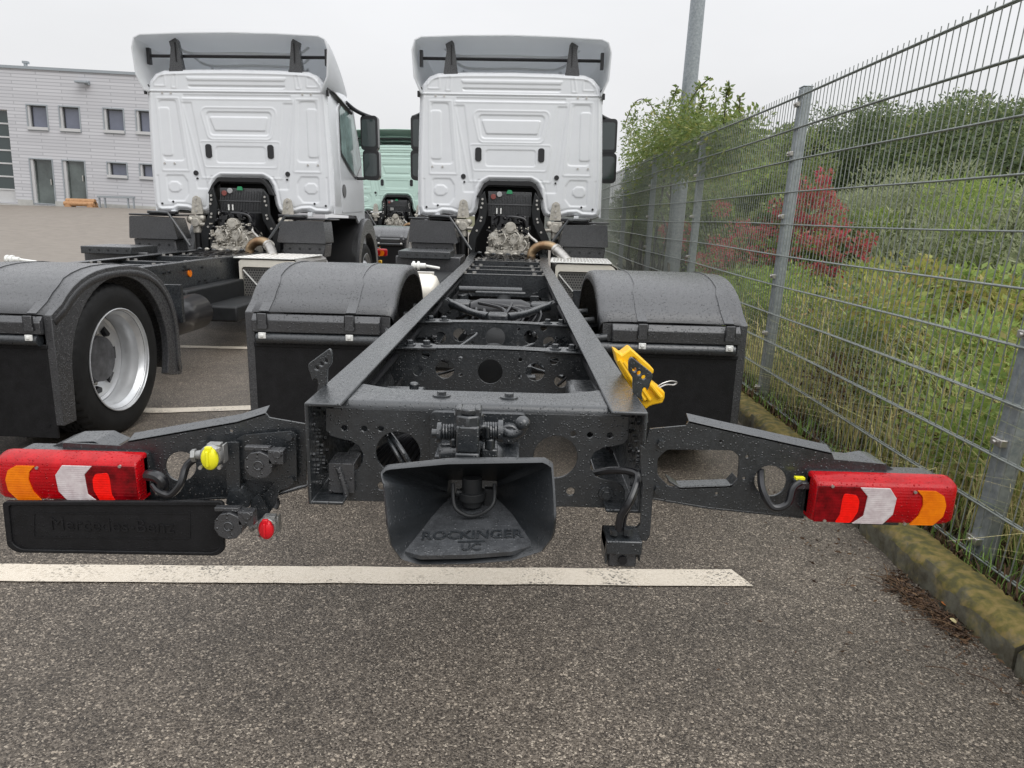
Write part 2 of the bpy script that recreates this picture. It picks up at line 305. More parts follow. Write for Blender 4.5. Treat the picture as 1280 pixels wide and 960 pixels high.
    def build(s,name,mats,parent=None,bevel=0,smooth=35,solid=0):
        me=bpy.data.meshes.new(name); me.from_pydata([tuple(p) for p in s.v],[],s.f)
        mats=mats if isinstance(mats,(list,tuple)) else [mats]
        for m in mats: me.materials.append(m)
        if len(mats)>1: me.polygons.foreach_set('material_index',s.mi)
        bm=bmesh.new(); bm.from_mesh(me); bmesh.ops.recalc_face_normals(bm,faces=bm.faces); bm.to_mesh(me); bm.free()
        if smooth:
            me.polygons.foreach_set('use_smooth',[True]*len(me.polygons)); me.set_sharp_from_angle(angle=math.radians(smooth))
        o=bpy.data.objects.new(name,me); COL.objects.link(o); o.parent=parent
        if solid: q=o.modifiers.new('solid','SOLIDIFY'); q.thickness=solid; q.offset=0
        if bevel:
            q=o.modifiers.new('bevel','BEVEL'); q.width=bevel; q.segments=2; q.limit_method='ANGLE'; q.angle_limit=math.radians(40); q.harden_normals=False
        return o
def circ(cx,cy,r,n=24,ry=None): ry=ry or r; return [(cx+r*math.cos(2*math.pi*i/n),cy+ry*math.sin(2*math.pi*i/n)) for i in range(n)]
def rrect(x0,y0,x1,y1,r,n=5):
    p=[]
    for cx,cy,a in ((x1-r,y1-r,0),(x0+r,y1-r,90),(x0+r,y0+r,180),(x1-r,y0+r,270)):
        for i in range(n+1): t=math.radians(a+90*i/n); p.append((cx+r*math.cos(t),cy+r*math.sin(t)))
    return p
def rnd(poly,r,n=4):      # round corners of polygon
    out=[];m=len(poly)
    for i in range(m):
        p=Vector(poly[i]);a=Vector(poly[i-1])-p;b=Vector(poly[(i+1)%m])-p
        k=min(r,a.length*.45,b.length*.45); s=p+a.normalized()*k; e_=p+b.normalized()*k
        for j in range(n+1): t=j/n; out.append(tuple((1-t)**2*s+2*t*(1-t)*p+t*t*e_))
    return out
def tag(o,label=None,cat=None,group=None,kind=None):
    if label:o['label']=label
    if cat:o['category']=cat
    if group:o['group']=group
    if kind:o['kind']=kind
    return o
def empty(name,loc=(0,0,0),rz=0):
    o=bpy.data.objects.new(name,None); o.empty_display_size=.1; COL.objects.link(o); o.location=loc; o.rotation_euler=(0,0,rz); return o
def npmesh(name,V,nv,F,mat_,parent=None):   # V (n,3), quads/tris uniform F (m,k)
    me=bpy.data.meshes.new(name); me.vertices.add(len(V)); me.vertices.foreach_set('co',np.asarray(V,np.float32).ravel())
    k=F.shape[1]; me.loops.add(F.size); me.loops.foreach_set('vertex_index',F.astype(np.int32).ravel())
    me.polygons.add(len(F)); me.polygons.foreach_set('loop_start',np.arange(0,F.size,k,dtype=np.int32)); me.update(calc_edges=True); me.validate()
    me.materials.append(mat_); o=bpy.data.objects.new(name,me); COL.objects.link(o); o.parent=parent; return o
XZ=lambda y,s=1:(lambda a,b,t:(a,y+s*t,b))
# ------------------------------------------------------------------ ground
def dip(X,Y=9): return -.045*min(max((-X-1.5)/.85,0),1)*min(max((Y-2.8)/.7,0),1)
def gz(X,Y):
    a=min(max((Y-13)/27,0),1); b=min(max((-X-5)/13,0),1); return 1.22*a*a*(3-2*a)*b+dip(X)
def sheet(name,xs,ys,zf,m):
    mb=MB(); v=[(x,y,zf(x,y)) for y in ys for x in xs]; n=len(xs)
    f=[(j*n+i,j*n+i+1,(j+1)*n+i+1,(j+1)*n+i) for j in range(len(ys)-1) for i in range(n-1)]
    return tag(mb.add(v,f).build(name,m,smooth=60),kind='structure')
sheet('terrain',[-400,-60,-40,-20,-6,0,60,400],[-60,0,13,26,40,90,900],lambda x,y:-.35+.9*gz(x,y),M['field'])
sheet('asphalt',[-60,-20,-6,-2.35,-1.5,1.55],[-14,-2,2,2.8,3.5,6,13.0],lambda x,y:dip(x,y),M['asphalt'])
sheet('far_yard',[-90,-40,-30,-18,-14,-11,-8,-5,-2.35,-1.5,1.55],[13.0,17,22,26,30,34,38,41,60],gz,M['yard'])
sheet('verge_soil',[1.70,1.9,2.4,3.4,6,12,60],[-6,0,2,4,8,16,40,120],lambda x,y:.05+.10*min(max(x-2,0),3),M['soil'])
def line(y0,sl,xa,xb,wd,slant=0.0):
    mb=MB(); n=150; v=[]
    for i in range(n+1):
        x=xa+(xb-xa)*i/n; j=random.uniform(-.003,.003); y=y0+sl*x
        v+=[(x+(slant if i==n else 0),y-wd/2+j,.005+dip(x,y)),(x,y+wd/2+j,.005+dip(x,y))]
    mb.add(v,[(2*i,2*i+2,2*i+3,2*i+1) for i in range(n)])
    tag(mb.build('parking_line',M['paint'],smooth=0),kind='structure')
line(2.396,.041,-14,.865,.125,.045); line(4.70,.034,-14,.9,.12); line(7.02,.034,-14,.9,.12); line(9.35,.034,-14,.9,.12); line(11.7,.034,-14,.9,.12)
# line painted out in the far yard
mb=MB()
p0=(-40,40.2);p1=(-27.3,36.8)
pts=[(p0[0]+(p1[0]-p0[0])*i/12,p0[1]+(p1[1]-p0[1])*i/12) for i in range(13)]
v=[]
for x,y in pts: v+=[(x,y-.35,gz(x,y-.35)+.03),(x,y+.35,gz(x,y+.35)+.03)]
mb.add(v,[(2*i,2*i+2,2*i+3,2*i+1) for i in range(12)]); tag(mb.build('yard_line',M['paint'],smooth=0),kind='structure')
# kerb: one stone after another
kr=tag(empty('kerb',(0,0,0)),kind='structure')
prof=[(1.54,-.1),(1.54,.075),(1.56,.10),(1.585,.112),(1.68,.108),(1.70,.095),(1.70,-.1)]
mb=MB(); seg=44
for i in range(seg+1):
    y=-.494+.988*i/seg
    e_=.012 if i in(0,seg) else 0
    mb.v+=[(a+(e_ if a<1.6 else -e_*.5)+random.gauss(0,.0035)*(b>0)+.004*math.sin(y*19+b*40),y,b-e_*(b>0)+random.gauss(0,.0028)*(b>0)-(.012 if random.random()<.05 and a<1.6 and b>.05 else 0)) for a,b in prof]
m_=len(prof)
for i in range(seg):
    for j in range(m_-1): mb.f.append((i*m_+j,i*m_+j+1,(i+1)*m_+j+1,(i+1)*m_+j)); mb.mi.append(0)
mb.f+=[tuple(range(m_)),tuple(range((seg+1)*m_-1,seg*m_-1,-1))]; mb.mi+=[0,0]
ks=mb.build('kerb_stone',M['kerb'],kr,smooth=50); ks.location=(0,1.41,0)
for i in range(-4,40):
    if i==0: continue
    c=ks.copy(); COL.objects.link(c); c.location=(random.uniform(-.004,.004),1.41+i*1.0,random.uniform(-.005,.005)); 
# ------------------------------------------------------------------ the truck (built once, in its own coordinates: rear end of the frame at y=0)
TX,TY=-.083,1.65
def LU(u,v,Y): x,y,z=UY(u,v,Y); return (x-TX,y-TY,z)
def LP(pts,Y): return [(LU(u,v,Y)[0],LU(u,v,Y)[2]) for u,v in pts]
def Z1(pts,x0,y0,k): return [(x0+a/k,y0+b/k) for a,b in pts]      # enlarged crop -> photograph
T=empty('truck_chassis')
# --- frame rails
def rail(sx):
    mb=MB(); h0,h1,fl,t=.588,.85,.088,.009
    prof=[(0,h0),(0,h1),(-fl,h1),(-fl,h1-t),(-t,h1-t),(-t,h0+t),(-fl,h0+t),(-fl,h0)]
    st=[(0,.415),(3.5,.415),(5.6,.42),(6.3,.455),(7.2,.47),(8.9,.47)]
    v=[]
    for y,xo in st: v+=[(sx*(xo+a),y,b) for a,b in prof]
    n=len(prof); f=[]
    for i in range(len(st)-1):
        for j in range(n): f.append((i*n+j,i*n+(j+1)%n,(i+1)*n+(j+1)%n,(i+1)*n+j))
    f+=[tuple(range(n)),tuple(range(len(st)*n-1,(len(st)-1)*n-1,-1))]
    r=mb.add(v,f).build('frame_rail',M['frame'],T,bevel=.003)
    hb=MB()
    for y in np.arange(.12,6.2,.05):
        for z in (.63,.665,.77,.805):
            if random.random()<.75: hb.cyl((sx*.414,y,z),(sx*.4175,y,z),.0075,8)
    tag(hb.build('bolt_hole',M['black'],r,smooth=0),kind='stuff')
    for y,z in [(3.0+random.random()*3.1,random.choice([.62,.65,.78,.81])) for _ in range(34)]+[(.10,.80),(.10,.66),(.16,.73),(1.1,.8),(1.1,.66),(1.8,.8),(1.8,.67),(2.6,.64),(4.4,.78),(4.4,.66)]:
        b=MB().cyl((sx*.415,y,z),(sx*.434,y,z),.013,6); b.build('bolt',M['frame_dry'],r)
    return r
rail(-1); rail(1)
# --- last crossmember: pressed plate with cut-outs
Yp=1.715
half=Z1([(300,190),(300,372),(335,415),(420,440),(500,455),(565,495),(600,560),(595,625),(555,685),(480,705),(390,720),(335,748),(315,790),(315,895),(350,932)],360,480,6.4)
hl=LP(half,Yp); xs_=[-a for a,b in hl]
poly=hl+[(-a,b) for a,b in reversed(hl)]
zt=max(b for a,b in hl); zb=min(b for a,b in hl)
poly=[(a,b) for a,b in poly]
c1=LU(497.5,566,Yp); rc=.056
holes=[circ(s*c1[0],c1[2],rc,32) for s in(-1,1)]
for u,v,r in ((430,535,.0075),(455,536,.0075),(476,536,.0075),(477,608,.011)):
    q=LU(u,v,Yp); holes+= [circ(s*q[0],q[2],r,12) for s in(-1,1)]
cm=MB().prism(poly,.007,XZ(.065),holes)
# bent top flange: radius then flat, curved front edge
R_=.020; w0=.360
pth=[]
for i in range(7):
    a=math.pi/2*i/6; pth.append((.065+R_-R_*math.cos(a), zt+R_*math.sin(a)))
nx=36; v=[];f=[]
for i in range(nx+1):
    x=-w0+2*w0*i/nx; t=abs(x)/w0; d=.115+.075*max(0,(t-.55)/.45)**1.5
    if t>.93: d-=.02*(t-.93)/.07
    row=[(x,y,z) for y,z in pth]+[(x,.065+R_+d*k,zt+R_) for k in(.5,1)]+[(x,.065+R_+d,zt+R_-.006)]
    v+=row; m_=len(row)
for i in range(nx):
    for j in range(m_-1): f.append((i*m_+j,i*m_+j+1,(i+1)*m_+j+1,(i+1)*m_+j))
cm.add(v,f)
cmo=cm.build('end_crossmember',M['frame'],T,bevel=.0015,smooth=50)
for u,v in ((433,607),):
    q=LU(u,v,Yp)
    for s in(-1,1):
        MB().cyl((s*q[0],.065,q[2]),(s*q[0],.055,q[2]),.019,20).cyl((s*q[0],.056,q[2]),(s*q[0],.044,q[2]),.012,6).build('bolt',M['frame'],cmo,bevel=.001)
for u,v in ((552,504),(636,507)):
    q=LU(u,v,1.79); 
    MB().cyl((q[0],q[1],zt+R_-.001),(q[0],q[1],zt+R_+.004),.024,20).cyl((q[0],q[1],zt+R_),(q[0],q[1],zt+R_+.012),.012,6).build('bolt',M['frame'],cmo)
# --- further crossmembers
def crossbeam(y,zt_,zb_,hs,nm='crossmember',bow=.0,fl=.07,w=.405):
    poly=[]
    for i in range(13):
        x=-w+2*w*i/12; poly.append((x,zt_-bow*(x/w)**2))
    poly+=[(w,zt_-bow-.04),(w-.05,zb_),(-w+.05,zb_),(-w,zt_-bow-.04)]
    mb=MB().prism(poly,.007,XZ(y),[circ(a,b,r,20) for a,b,r in hs])
    v=[];n=13
    for i in range(n):
        x=-w+2*w*i/12; z=zt_-bow*(x/w)**2
        v+=[(x,y,z+.001),(x,y+fl,z+.001),(x,y+fl,z-.006),(x,y,z-.006)]
    ff=[]
    for i in range(n-1):
        for j in range(4): ff.append((i*4+j,i*4+(j+1)%4,(i+1)*4+(j+1)%4,(i+1)*4+j))
    mb.add(v,ff); mb.box((-w+.05,y-.045,zb_-.006),(w-.05,y+.007,zb_+.001))
    o=mb.build(nm,M['frame'],T,bevel=.001,smooth=40)
    return o
b1=crossbeam(1.03,.805,.625,[(0,.715,.048),(-.175,.72,.037),(.175,.72,.037),(.275,.685,.026),(-.25,.775,.016),(.245,.765,.016),(-.115,.765,.008),(.115,.765,.008),(-.115,.70,.008),(.115,.70,.008),(-.28,.71,.02)],bow=.015)
b2=crossbeam(1.72,.805,.655,[(0,.735,.047),(-.17,.74,.033),(.17,.74,.033),(.26,.715,.03),(-.265,.725,.028),(.23,.785,.015),(-.11,.775,.008),(.11,.775,.008),(-.11,.705,.008),(.11,.705,.008)],bow=.012)
for y,bb in ((1.03,b1),(1.72,b2)):
    for s in (-1,1):
        g=MB().prism(rnd([(s*.20,y-.01),(s*.40,y-.03),(s*.40,y+.10),(s*.22,y+.08)],.02),.007,lambda a,b,t:(a,b,.797+t)); p=g.build('gusset_plate',M['frame'],bb,bevel=.001)
        for x in (.25,.315): MB().cyl((s*x,y+.035,.803),(s*x,y+.035,.809),.023,16).cyl((s*x,y+.035,.803),(s*x,y+.035,.824),.014,6).build('bolt',M['frame'],bb,bevel=.001)
for y,z in ((4.25,.83),(4.75,.83),(5.35,.82),(6.05,.83),(6.5,.82)):
    mb=MB().box((-.40,y,z-.18),(.40,y+.012,z)).box((-.40,y,z-.008),(.40,y+.09,z+.002))
    o=mb.build('crossmember',M['frame'],T,bevel=.002)
    for s in (-1,1):
        for x in (.25,.33): MB().cyl((s*x,y+.045,z),(s*x,y+.045,z+.02),.018,6).build('bolt',M['steel'],o)
MB().cyl((-.30,3.30,.80),(.14,3.30,.80),.022,14).build('cross_tube',M['frame'],T,bevel=.004)
MB().box((-.17,3.02,.80),(.16,3.08,.815)).build('cover_plate',M['frame'],T,bevel=.004)
for s in(-1,1):
    MB().box((min(s*.19,s*.40),2.88,.60),(max(s*.19,s*.40),3.02,.765)).build('axle_arm',M['frame'],T,bevel=.02)
    MB().cyl((s*.50,2.72,.40),(s*.50,2.72,.66),.115,20).revolve([(.115,0),(.13,.03),(.115,.06),(.13,.09),(.115,.12)],(s*.50,2.72,.5),'z',20).build('air_bellow',M['gloss'],T)
MB().revolve([(0,-.2),(.06,-.19),(.085,-.13),(.085,.13),(.06,.19),(0,.2)],(0,2.90,.70),'x',24).build('brake_valve_tank',M['gloss'],T)
for y,z in ((3.75,.56),(4.05,.52),(5.0,.55)): MB().revolve([(0,-.36),(.09,-.34),(.115,-.30),(.115,.30),(.09,.34),(0,.36)],(0,y,z),'x',28).build('cross_air_tank',M['frame_dry'],T)
MB().cyl((0,2.7,.58),(0,7.0,.70),.06,18).build('drive_shaft',M['frame_dry'],T)
MB().box((-.36,6.2,.40),(.36,9.3,.74)).build('lower_engine_body',M['frame_dry'],T,bevel=.05)
MB().cyl((0,1.18,.685),(0,1.5,.67),.075,24).build('damper_body',M['frame_dry'],T)
k=MB(); ra=random.Random(9)
for i in range(38):
    x=ra.uniform(-.34,.34); y=ra.uniform(1.1,4.6); z=ra.uniform(.60,.75)
    q=ra.random()
    if q<.5: k.tube([(x,y,z),(x+ra.uniform(-.1,.1),y+.15,z+ra.uniform(-.03,.05)),(x+ra.uniform(-.15,.15),y+.4,z)],ra.choice([.006,.01,.014]),6)
    elif q<.8: k.box((x-.03,y,z-.04),(x+.035,y+.05,z+.01))
    else: k.cyl((x,y,z-.06),(x,y,z+.02),.03,12)
tag(k.build('valves_and_hoses',M['frame'],T,bevel=.003),kind='stuff')
for s in(-1,1): MB().tube([(s*.37,.3,.76),(s*.36,1.5,.77),(s*.37,2.2,.75),(s*.35,3.0,.79),(s*.37,5.9,.78)],.012,8).build('air_line',M['gloss'],T)
for s in(-1,1): MB().box((min(s*.44,s*.58),4.7,.34),(max(s*.44,s*.58),6.0,.62)).box((min(s*.44,s*.9),5.0,.30),(max(s*.44,s*.9),5.9,.45)).build('side_equipment',M['frame_dry'],T,bevel=.02)
MB().box((-1.15,4.6,.34),(-.52,6.0,.72)).build('fuel_tank',M['frame_dry'],T,bevel=.06)
# --- axle with V stay
ax=MB().box((-.62,2.42,.40),(.62,2.60,.56)).build('rear_axle',M['frame'],T,bevel=.03)
MB().sphere((0,2.5,.52),.26,24,14,(1,.75,.72)).build('differential_housing',M['frame_dry'],ax)
d=MB()
for i in range(14):
    a=random.uniform(-.2,.2); d.tube([(a,2.40,.66+random.uniform(-.04,.04)),(a+.06,2.5,.76),(a+random.uniform(-.15,.15),2.75,.72+random.uniform(-.05,.06))],.010,6)
d.build('hose_bundle',M['gloss'],ax)
for s in(-1,1): MB().tube([(s*.34,2.72,.765),(s*.27,2.62,.77),(s*.15,2.36,.765),(s*.05,2.20,.765)],[.034,.024,.02,.024],12).cyl((s*.34,2.64,.76),(s*.34,2.78,.76),.042,16).build('v_stay',M['frame'],T)
MB().box((-.055,2.13,.72),(.055,2.24,.79)).build('stay_bracket',M['frame'],T,bevel=.012)
# clutter under the deck
c=MB()
for i in range(26):
    x=random.uniform(-.30,.30); y=random.uniform(.9,4.4); z=random.uniform(.48,.64)
    c.tube([(x,y,z),(x+random.uniform(-.1,.1),y+.2,z+random.uniform(-.04,.04)),(x+random.uniform(-.15,.15),y+.55,z)],random.choice([.006,.009,.012]),6)
for s in(-1,1):
    for k in range(4): c.tube([(s*(.385-.012*k),.35,.63+.012*k),(s*(.37-.01*k),1.6,.65+.01*k),(s*.37,3.4,.66+.01*k),(s*.37,5.8,.68)],.007,6)
c.build('cable_harness',M['black'],T)
for s in(-1,1):
    k=MB()
    for i in range(8):
        x=s*random.uniform(.26,.37); k.tube([(x,1.62,random.uniform(.69,.76)),(x-s*.04,1.55,.73+random.uniform(-.04,.04)),(x+s*.02,1.70,.72)],.004,5)
    k.build('wire_loops',M['frame'],T)
# valve block behind left rail end
vb=MB().box((-.335,.40,.70),(-.19,.55,.765)).box((-.36,.36,.62),(-.22,.6,.69)).cyl((-.28,.42,.765),(-.28,.42,.785),.02,12).cyl((-.22,.5,.765),(-.22,.5,.79),.015,12).build('valve_block',M['frame'],T,bevel=.006)
w_=MB()
for i in range(7): 
    a=random.uniform(-.04,.04); w_.tube([(-.2+a,.42,.72),(-.14+a,.33,.79+a*.3),(-.11,.30,.74),(-.12+a,.30,.66)],.004,6)
w_.build('wire_loops',M['steel'],vb)
MB().box((.27,.55,.63),(.38,.75,.76)).build('spring_hanger',M['frame'],T,bevel=.02)
# cables seen through the round hole and hanging tube
k=MB()
for i in range(9):
    x=-.30+i*.022; k.tube([(x-.05,.22,.58+i*.006),(x+.03,.25,.66+i*.008),(x+.14,.30,.70+i*.006),(x+.3,.5,.70)],.0085,8)
k.build('coiled_air_hose',M['gloss'],T)
MB().tube([(-.225,.10,.745),(-.19,.055,.72),(-.165,.05,.68),(-.145,.045,.645)],.0065,8).tube([(-.235,.10,.74),(-.205,.055,.715),(-.18,.05,.675),(-.155,.045,.645)],.0055,8).build('cable',M['frame'],T)
MB().box((-.375,.05,.60),(-.31,.14,.68)).tube([(-.35,.05,.67),(-.33,.045,.60),(-.345,.05,.585)],.008,8).build('junction_box',M['plastic'],T,bevel=.008)
# bolted black splashes on the inside of the rail ends
for s in(-1,1):
    k=MB()
    for i in range(40): 
        y=random.uniform(.01,.16); z=random.uniform(.61,.83); k.cyl((s*.405,y,z),(s*.398,y,z),random.uniform(.003,.006),6)
    tag(k.build('rivet',M['frame'],T),kind='stuff')
# --- tow coupling
tc_=empty('tow_coupling'); tc_.parent=T
MB().prism(rrect(*( [LU(536,640,1.66)[0],LU(536,640,1.66)[2]-.02]+[LU(658,522,1.66)[0],LU(658,522,1.66)[2]] ),.012),.02,XZ(.038)).build('mounting_plate',M['frame'],tc_,bevel=.002)
rim=[ (481,604),(478,592),(484,586),(560,579),(680,577),(689,583),(691,610),(693,650),(690,670),(676,688),(640,699),(585,703),(525,704),(503,698),(490,680),(486,660)]
rimP=[LU(u,v,1.40 if v<600 else (1.36 if v<640 else 1.30)) for u,v in rim]
cx,cz=LU(599,606,1.50)[0],LU(599,606,1.50)[2]-.03
# resample the rim smoothly
def resamp(P,n):
    P=[Vector(p) for p in P]+[Vector(P[0])]; d=[0]
    for i in range(len(P)-1): d.append(d[-1]+(P[i+1]-P[i]).length)
    o=[]
    for k in range(n):
        t=d[-1]*k/n; i=max(j for j in range(len(d)-1) if d[j]<=t); a=(t-d[i])/(d[i+1]-d[i]); o.append(P[i].lerp(P[i+1],a))
    return o
R2=resamp(rimP,96)
mx_=sum(p.x for p in R2)/96; mz_=(max(p.z for p in R2)+min(p.z for p in R2))/2
v=[];f=[];ng=6
THZ=LU(600,628,1.50)[2]
def throat(p):
    lo=p.z<mz_+.012
    a=math.atan2((p.z-mz_)*1.5,p.x-mx_); q=max(abs(math.cos(a)),abs(math.sin(a)))
    return Vector((mx_+.052*math.cos(a)/q, -.16, THZ+(0 if lo else .055*min(1,max(0,math.sin(a)/q)))))
for ring in range(ng):
    for p in R2:
        o=Vector((mx_,0,mz_)); 
        if ring==0: q=Vector((p.x,p.y+.02,p.z))+ (Vector((p.x,0,p.z))-o).normalized()*.005
        elif ring==1: q=Vector((p.x,p.y,p.z))+ (Vector((p.x,0,p.z))-o).normalized()*.0045
        elif ring==2: q=Vector((p.x,p.y-.006,p.z))
        elif ring==3: q=Vector((p.x,p.y+.004,p.z))- (Vector((p.x,0,p.z))-o).normalized()*.006
        elif ring==4: q=Vector((p.x,p.y,p.z)).lerp(throat(p),.97)
        else: q=throat(p)+Vector((0,.06,0))
        v.append(q)
for g in range(ng-1):
    for i in range(96): f.append((g*96+i,g*96+(i+1)%96,(g+1)*96+(i+1)%96,(g+1)*96+i))
fun=MB().add(v,f).build('catch_funnel',M['funnel'],tc_,smooth=42,solid=0)
# rounded rear shell of the funnel and the casting above it
body=MB()
X=lambda u:LU(u,560,1.52)[0]
Zv=lambda v_,Y=1.52:LU(590,v_,Y)[2]
body.box((X(570),-.16,Zv(585)),(X(600),-.07,Zv(562))).box((X(571),-.155,Zv(562)),(X(599),-.075,Zv(530)))
body.cyl((X(585),-.12,Zv(540)),(X(585),-.12,Zv(518)),.034,8).cyl((X(585),-.12,Zv(518)),(X(585),-.12,Zv(510)),.026,8)
body.cyl((X(548),-.10,Zv(573)),(X(575),-.10,Zv(571)),.022,20).box((X(540),-.09,Zv(585)),(X(650),.03,Zv(578)))
body.box((X(602),-.12,Zv(585)),(X(622),-.05,Zv(563))).cyl((X(612),-.11,Zv(565)),(X(612),-.11,Zv(550)),.012,12).cyl((X(606),-.10,Zv(556)),(X(606),-.10,Zv(548)),.014,6)
body.sphere((X(613),-.08,Zv(580)),.035,12,8).cyl((X(566),-.11,Zv(562)),(X(566),-.11,Zv(551)),.009,10)
for s in(-1,1): body.box((X(585)+s*.021-.008,-.14,Zv(521)),(X(585)+s*.021+.008,-.10,Zv(509)))
body.cyl((X(636),.02,Zv(563)),(X(636),-.03,Zv(563)),.019,6)
body.cyl((X(636),.02,Zv(563)),(X(636),-.005,Zv(563)),.025,16)
body.build('coupling_casting',M['frame'],tc_,bevel=.004)
def spring(x0,x1,z,y,r,turns):
    P=[];n=int(turns*14)
    for i in range(n+1):
        t=2*math.pi*turns*i/n; P.append((x0+(x1-x0)*i/n,y+r*math.cos(t),z+r*math.sin(t)))
    return MB().tube(P,.0032,6,1)
spring(X(548),X(570),Zv(546),-.10,.016,6).build('spring',M['frame'],tc_)
spring(X(602),X(624),Zv(543),-.10,.018,7).build('spring',M['frame'],tc_)
lv=MB().cyl((X(538),-.1,Zv(548)),(X(545),-.1,Zv(548)),.010,12).cyl((X(545),-.1,Zv(547)),(X(550),-.1,Zv(547)),.024,20).cyl((X(550),-.1,Zv(546)),(X(622),-.1,Zv(543)),.012,12)
lv.cyl((X(622),-.1,Zv(543)),(X(628),-.1,Zv(543)),.026,20).tube([(X(628),-.1,Zv(544)),(X(640),-.115,Zv(545)),(X(650),-.12,Zv(540)),(X(654),-.12,Zv(533))],.010,12).sphere((X(652.5),-.12,Zv(529)),.017,18,12)
lv.tube([(X(598),-.13,Zv(536)),(X(603),-.13,Zv(533)),(X(608),-.125,Zv(536)),(X(609),-.12,Zv(548))],.005,8)
lv.build('release_lever',M['frame'],tc_,smooth=50)
pin=MB(); q=LU(590,622,1.46)
pin.cyl((q[0],q[1]-.005,q[2]-.015),(q[0],q[1]-.005,q[2]+.05),.022,20).cyl((q[0],q[1]-.005,q[2]+.0),(q[0],q[1]-.005,q[2]+.018),.030,20)
pin.tube([LU(566,604,1.45),LU(568,632,1.42),LU(580,643,1.41),LU(592,645,1.41),LU(606,640,1.41),LU(617,628,1.42),LU(618,605,1.45)],.0045,8,8)
pin.cyl(LU(570,615,1.45),LU(580,618,1.45),.008,12).box(tuple(Vector(LU(610,620,1.47))+Vector((-.008,-.01,-.03))),tuple(Vector(LU(614,610,1.47))+Vector((.008,.01,.0))))
pin.build('coupling_pin',M['frame_dry'],tc_,bevel=.001)
def text(body_,size,ext,name,mat_,parent,mtx,font=None,off=0):
    cu=bpy.data.curves.new(name,'FONT'); cu.body=body_; cu.size=size; cu.extrude=ext; cu.align_x='CENTER'; cu.align_y='CENTER'; cu.offset=off; cu.resolution_u=3
    o=bpy.data.objects.new('t',cu); COL.objects.link(o); dg=bpy.context.evaluated_depsgraph_get(); me=bpy.data.meshes.new_from_object(o.evaluated_get(dg))
    bpy.data.objects.remove(o); me.materials.clear(); me.materials.append(mat_)
    o=bpy.data.objects.new(name,me); COL.objects.link(o); o.parent=parent; o.matrix_local=mtx; return o
# lettering on the lower inside face of the funnel: plane through lower rim and throat
pl=Vector(LU(530,700,1.30)); pr_=Vector(LU(650,697,1.30)); th=Vector((mx_,-.16,THZ))
ux=(pr_-pl).normalized(); mid=(pl+pr_)/2; uy=(th-mid); uy=(uy-ux*uy.dot(ux)).normalized(); un=ux.cross(uy)
def onface(du,dv,lift): 
    p=mid+ux*du+uy*dv+un*lift
    m=Matrix((ux,uy,un)).transposed().to_4x4(); m.translation=p; return m
def onpl(u,v):
    r_=Vector(CM.T@np.array([u-640,v-480,FP])); o_=Vector((-TX,-TY,EYE)); t_=(mid-o_).dot(un)/r_.dot(un); p_=o_+r_*t_-mid; return (p_.dot(ux),p_.dot(uy))
lpP=rnd([onpl(u,v) for u,v in ((489,674),(500,664),(548,633),(566,627),(610,622),(628,628),(676,648),(689,657),(688,668),(674,686),(640,696),(585,700),(525,701),(505,695),(494,684))],.006)
MB().prism(lpP,.010,lambda a,b,t:tuple(mid+ux*a+uy*b+un*(.013-t))).build('guide_lip',M['lip'],tc_,bevel=.0015)
text('ROCKINGER',.037,.0018,'lettering',M['frame'],tc_,onface(-.002,.058,.0145),off=.0006)
text('UC',.030,.0018,'logo',M['frame'],tc_,onface(-.002,.018,.0145),off=.0004)
o=MB().box((-.028,-.002,0),(.028,.002,.003)).build('underline',M['frame'],tc_); o.matrix_local=onface(-.002,.037,.0125)
# --- light brackets, tail lamps
def lamp_arm(s,poly,holes,Y,name='lamp_bracket'):
    P=LP(poly,Y); y=Y-TY
    H=[LP(h,Y) for h in holes]
    mb=MB().prism(P,.006,XZ(y),H)
    return mb,y
armR=[(806,556),(812,536),(857,532),(861,526),(900,535),(1040,566),(1043,574),(1108,580),(1112,640),(1005,646),(885,634),(815,622),(806,610)]
hw=rnd([(822,573),(834,562),(915,563),(924,570),(922,600),(914,607),(850,609),(836,608),(822,594)],4)
armRo,ya=lamp_arm(1,armR,[hw,circ(963,601,20,26,19),circ(901,552,2,8),circ(934,571,2,8),circ(930,598,2,8),circ(896,617,2,8)],1.79)
def strip(mb,pts,Y,w,th=.006,up=0):     # folded flange following an edge, running forward
    P=LP(pts,Y); y=Y-TY; v=[];n=len(P)
    for a,b in P: v+=[(a,y,b),(a,y+w,b+up),(a,y+w,b+up-th),(a,y,b-th)]
    f=[]
    for i in range(n-1):
        for j in range(4): f.append((i*4+j,i*4+(j+1)%4,(i+1)*4+(j+1)%4,(i+1)*4+j))
    f+=[(0,1,2,3),(4*n-1,4*n-2,4*n-3,4*n-4)]
    mb.add(v,f)
strip(armRo,[(861,526),(900,535),(1040,566)],1.79,.035,up=.012); strip(armRo,[(806,611),(815,622),(885,634),(1005,646)],1.79,.05)
strip(armRo,[(836,600),(850,609),(914,607),(922,598)],1.79,.05)
aR=armRo.build('lamp_bracket',M['frame'],T,bevel=.001)
for u,v in ((826,554),(822,612)): q=LU(u,v,1.79); MB().cyl((q[0],q[1],q[2]),(q[0],q[1]-.012,q[2]),.011,6).build('bolt',M['frame'],aR)
MB().prism(rnd(LP([(1040,572),(1068,575),(1086,572),(1098,574),(1112,584),(1040,590)],1.85),.004),.10,XZ(.16)).build('lamp_mount',M['frame'],aR,bevel=.003)
armL=[(383,530),(337,522),(332,516),(296,527),(160,551),(150,557),(78,553),(78,620),(190,628),(268,622),(345,618),(372,608),(383,606)]
hb_=rnd([(300,583),(318,580),(352,590),(356,596),(330,600),(300,598)],2)
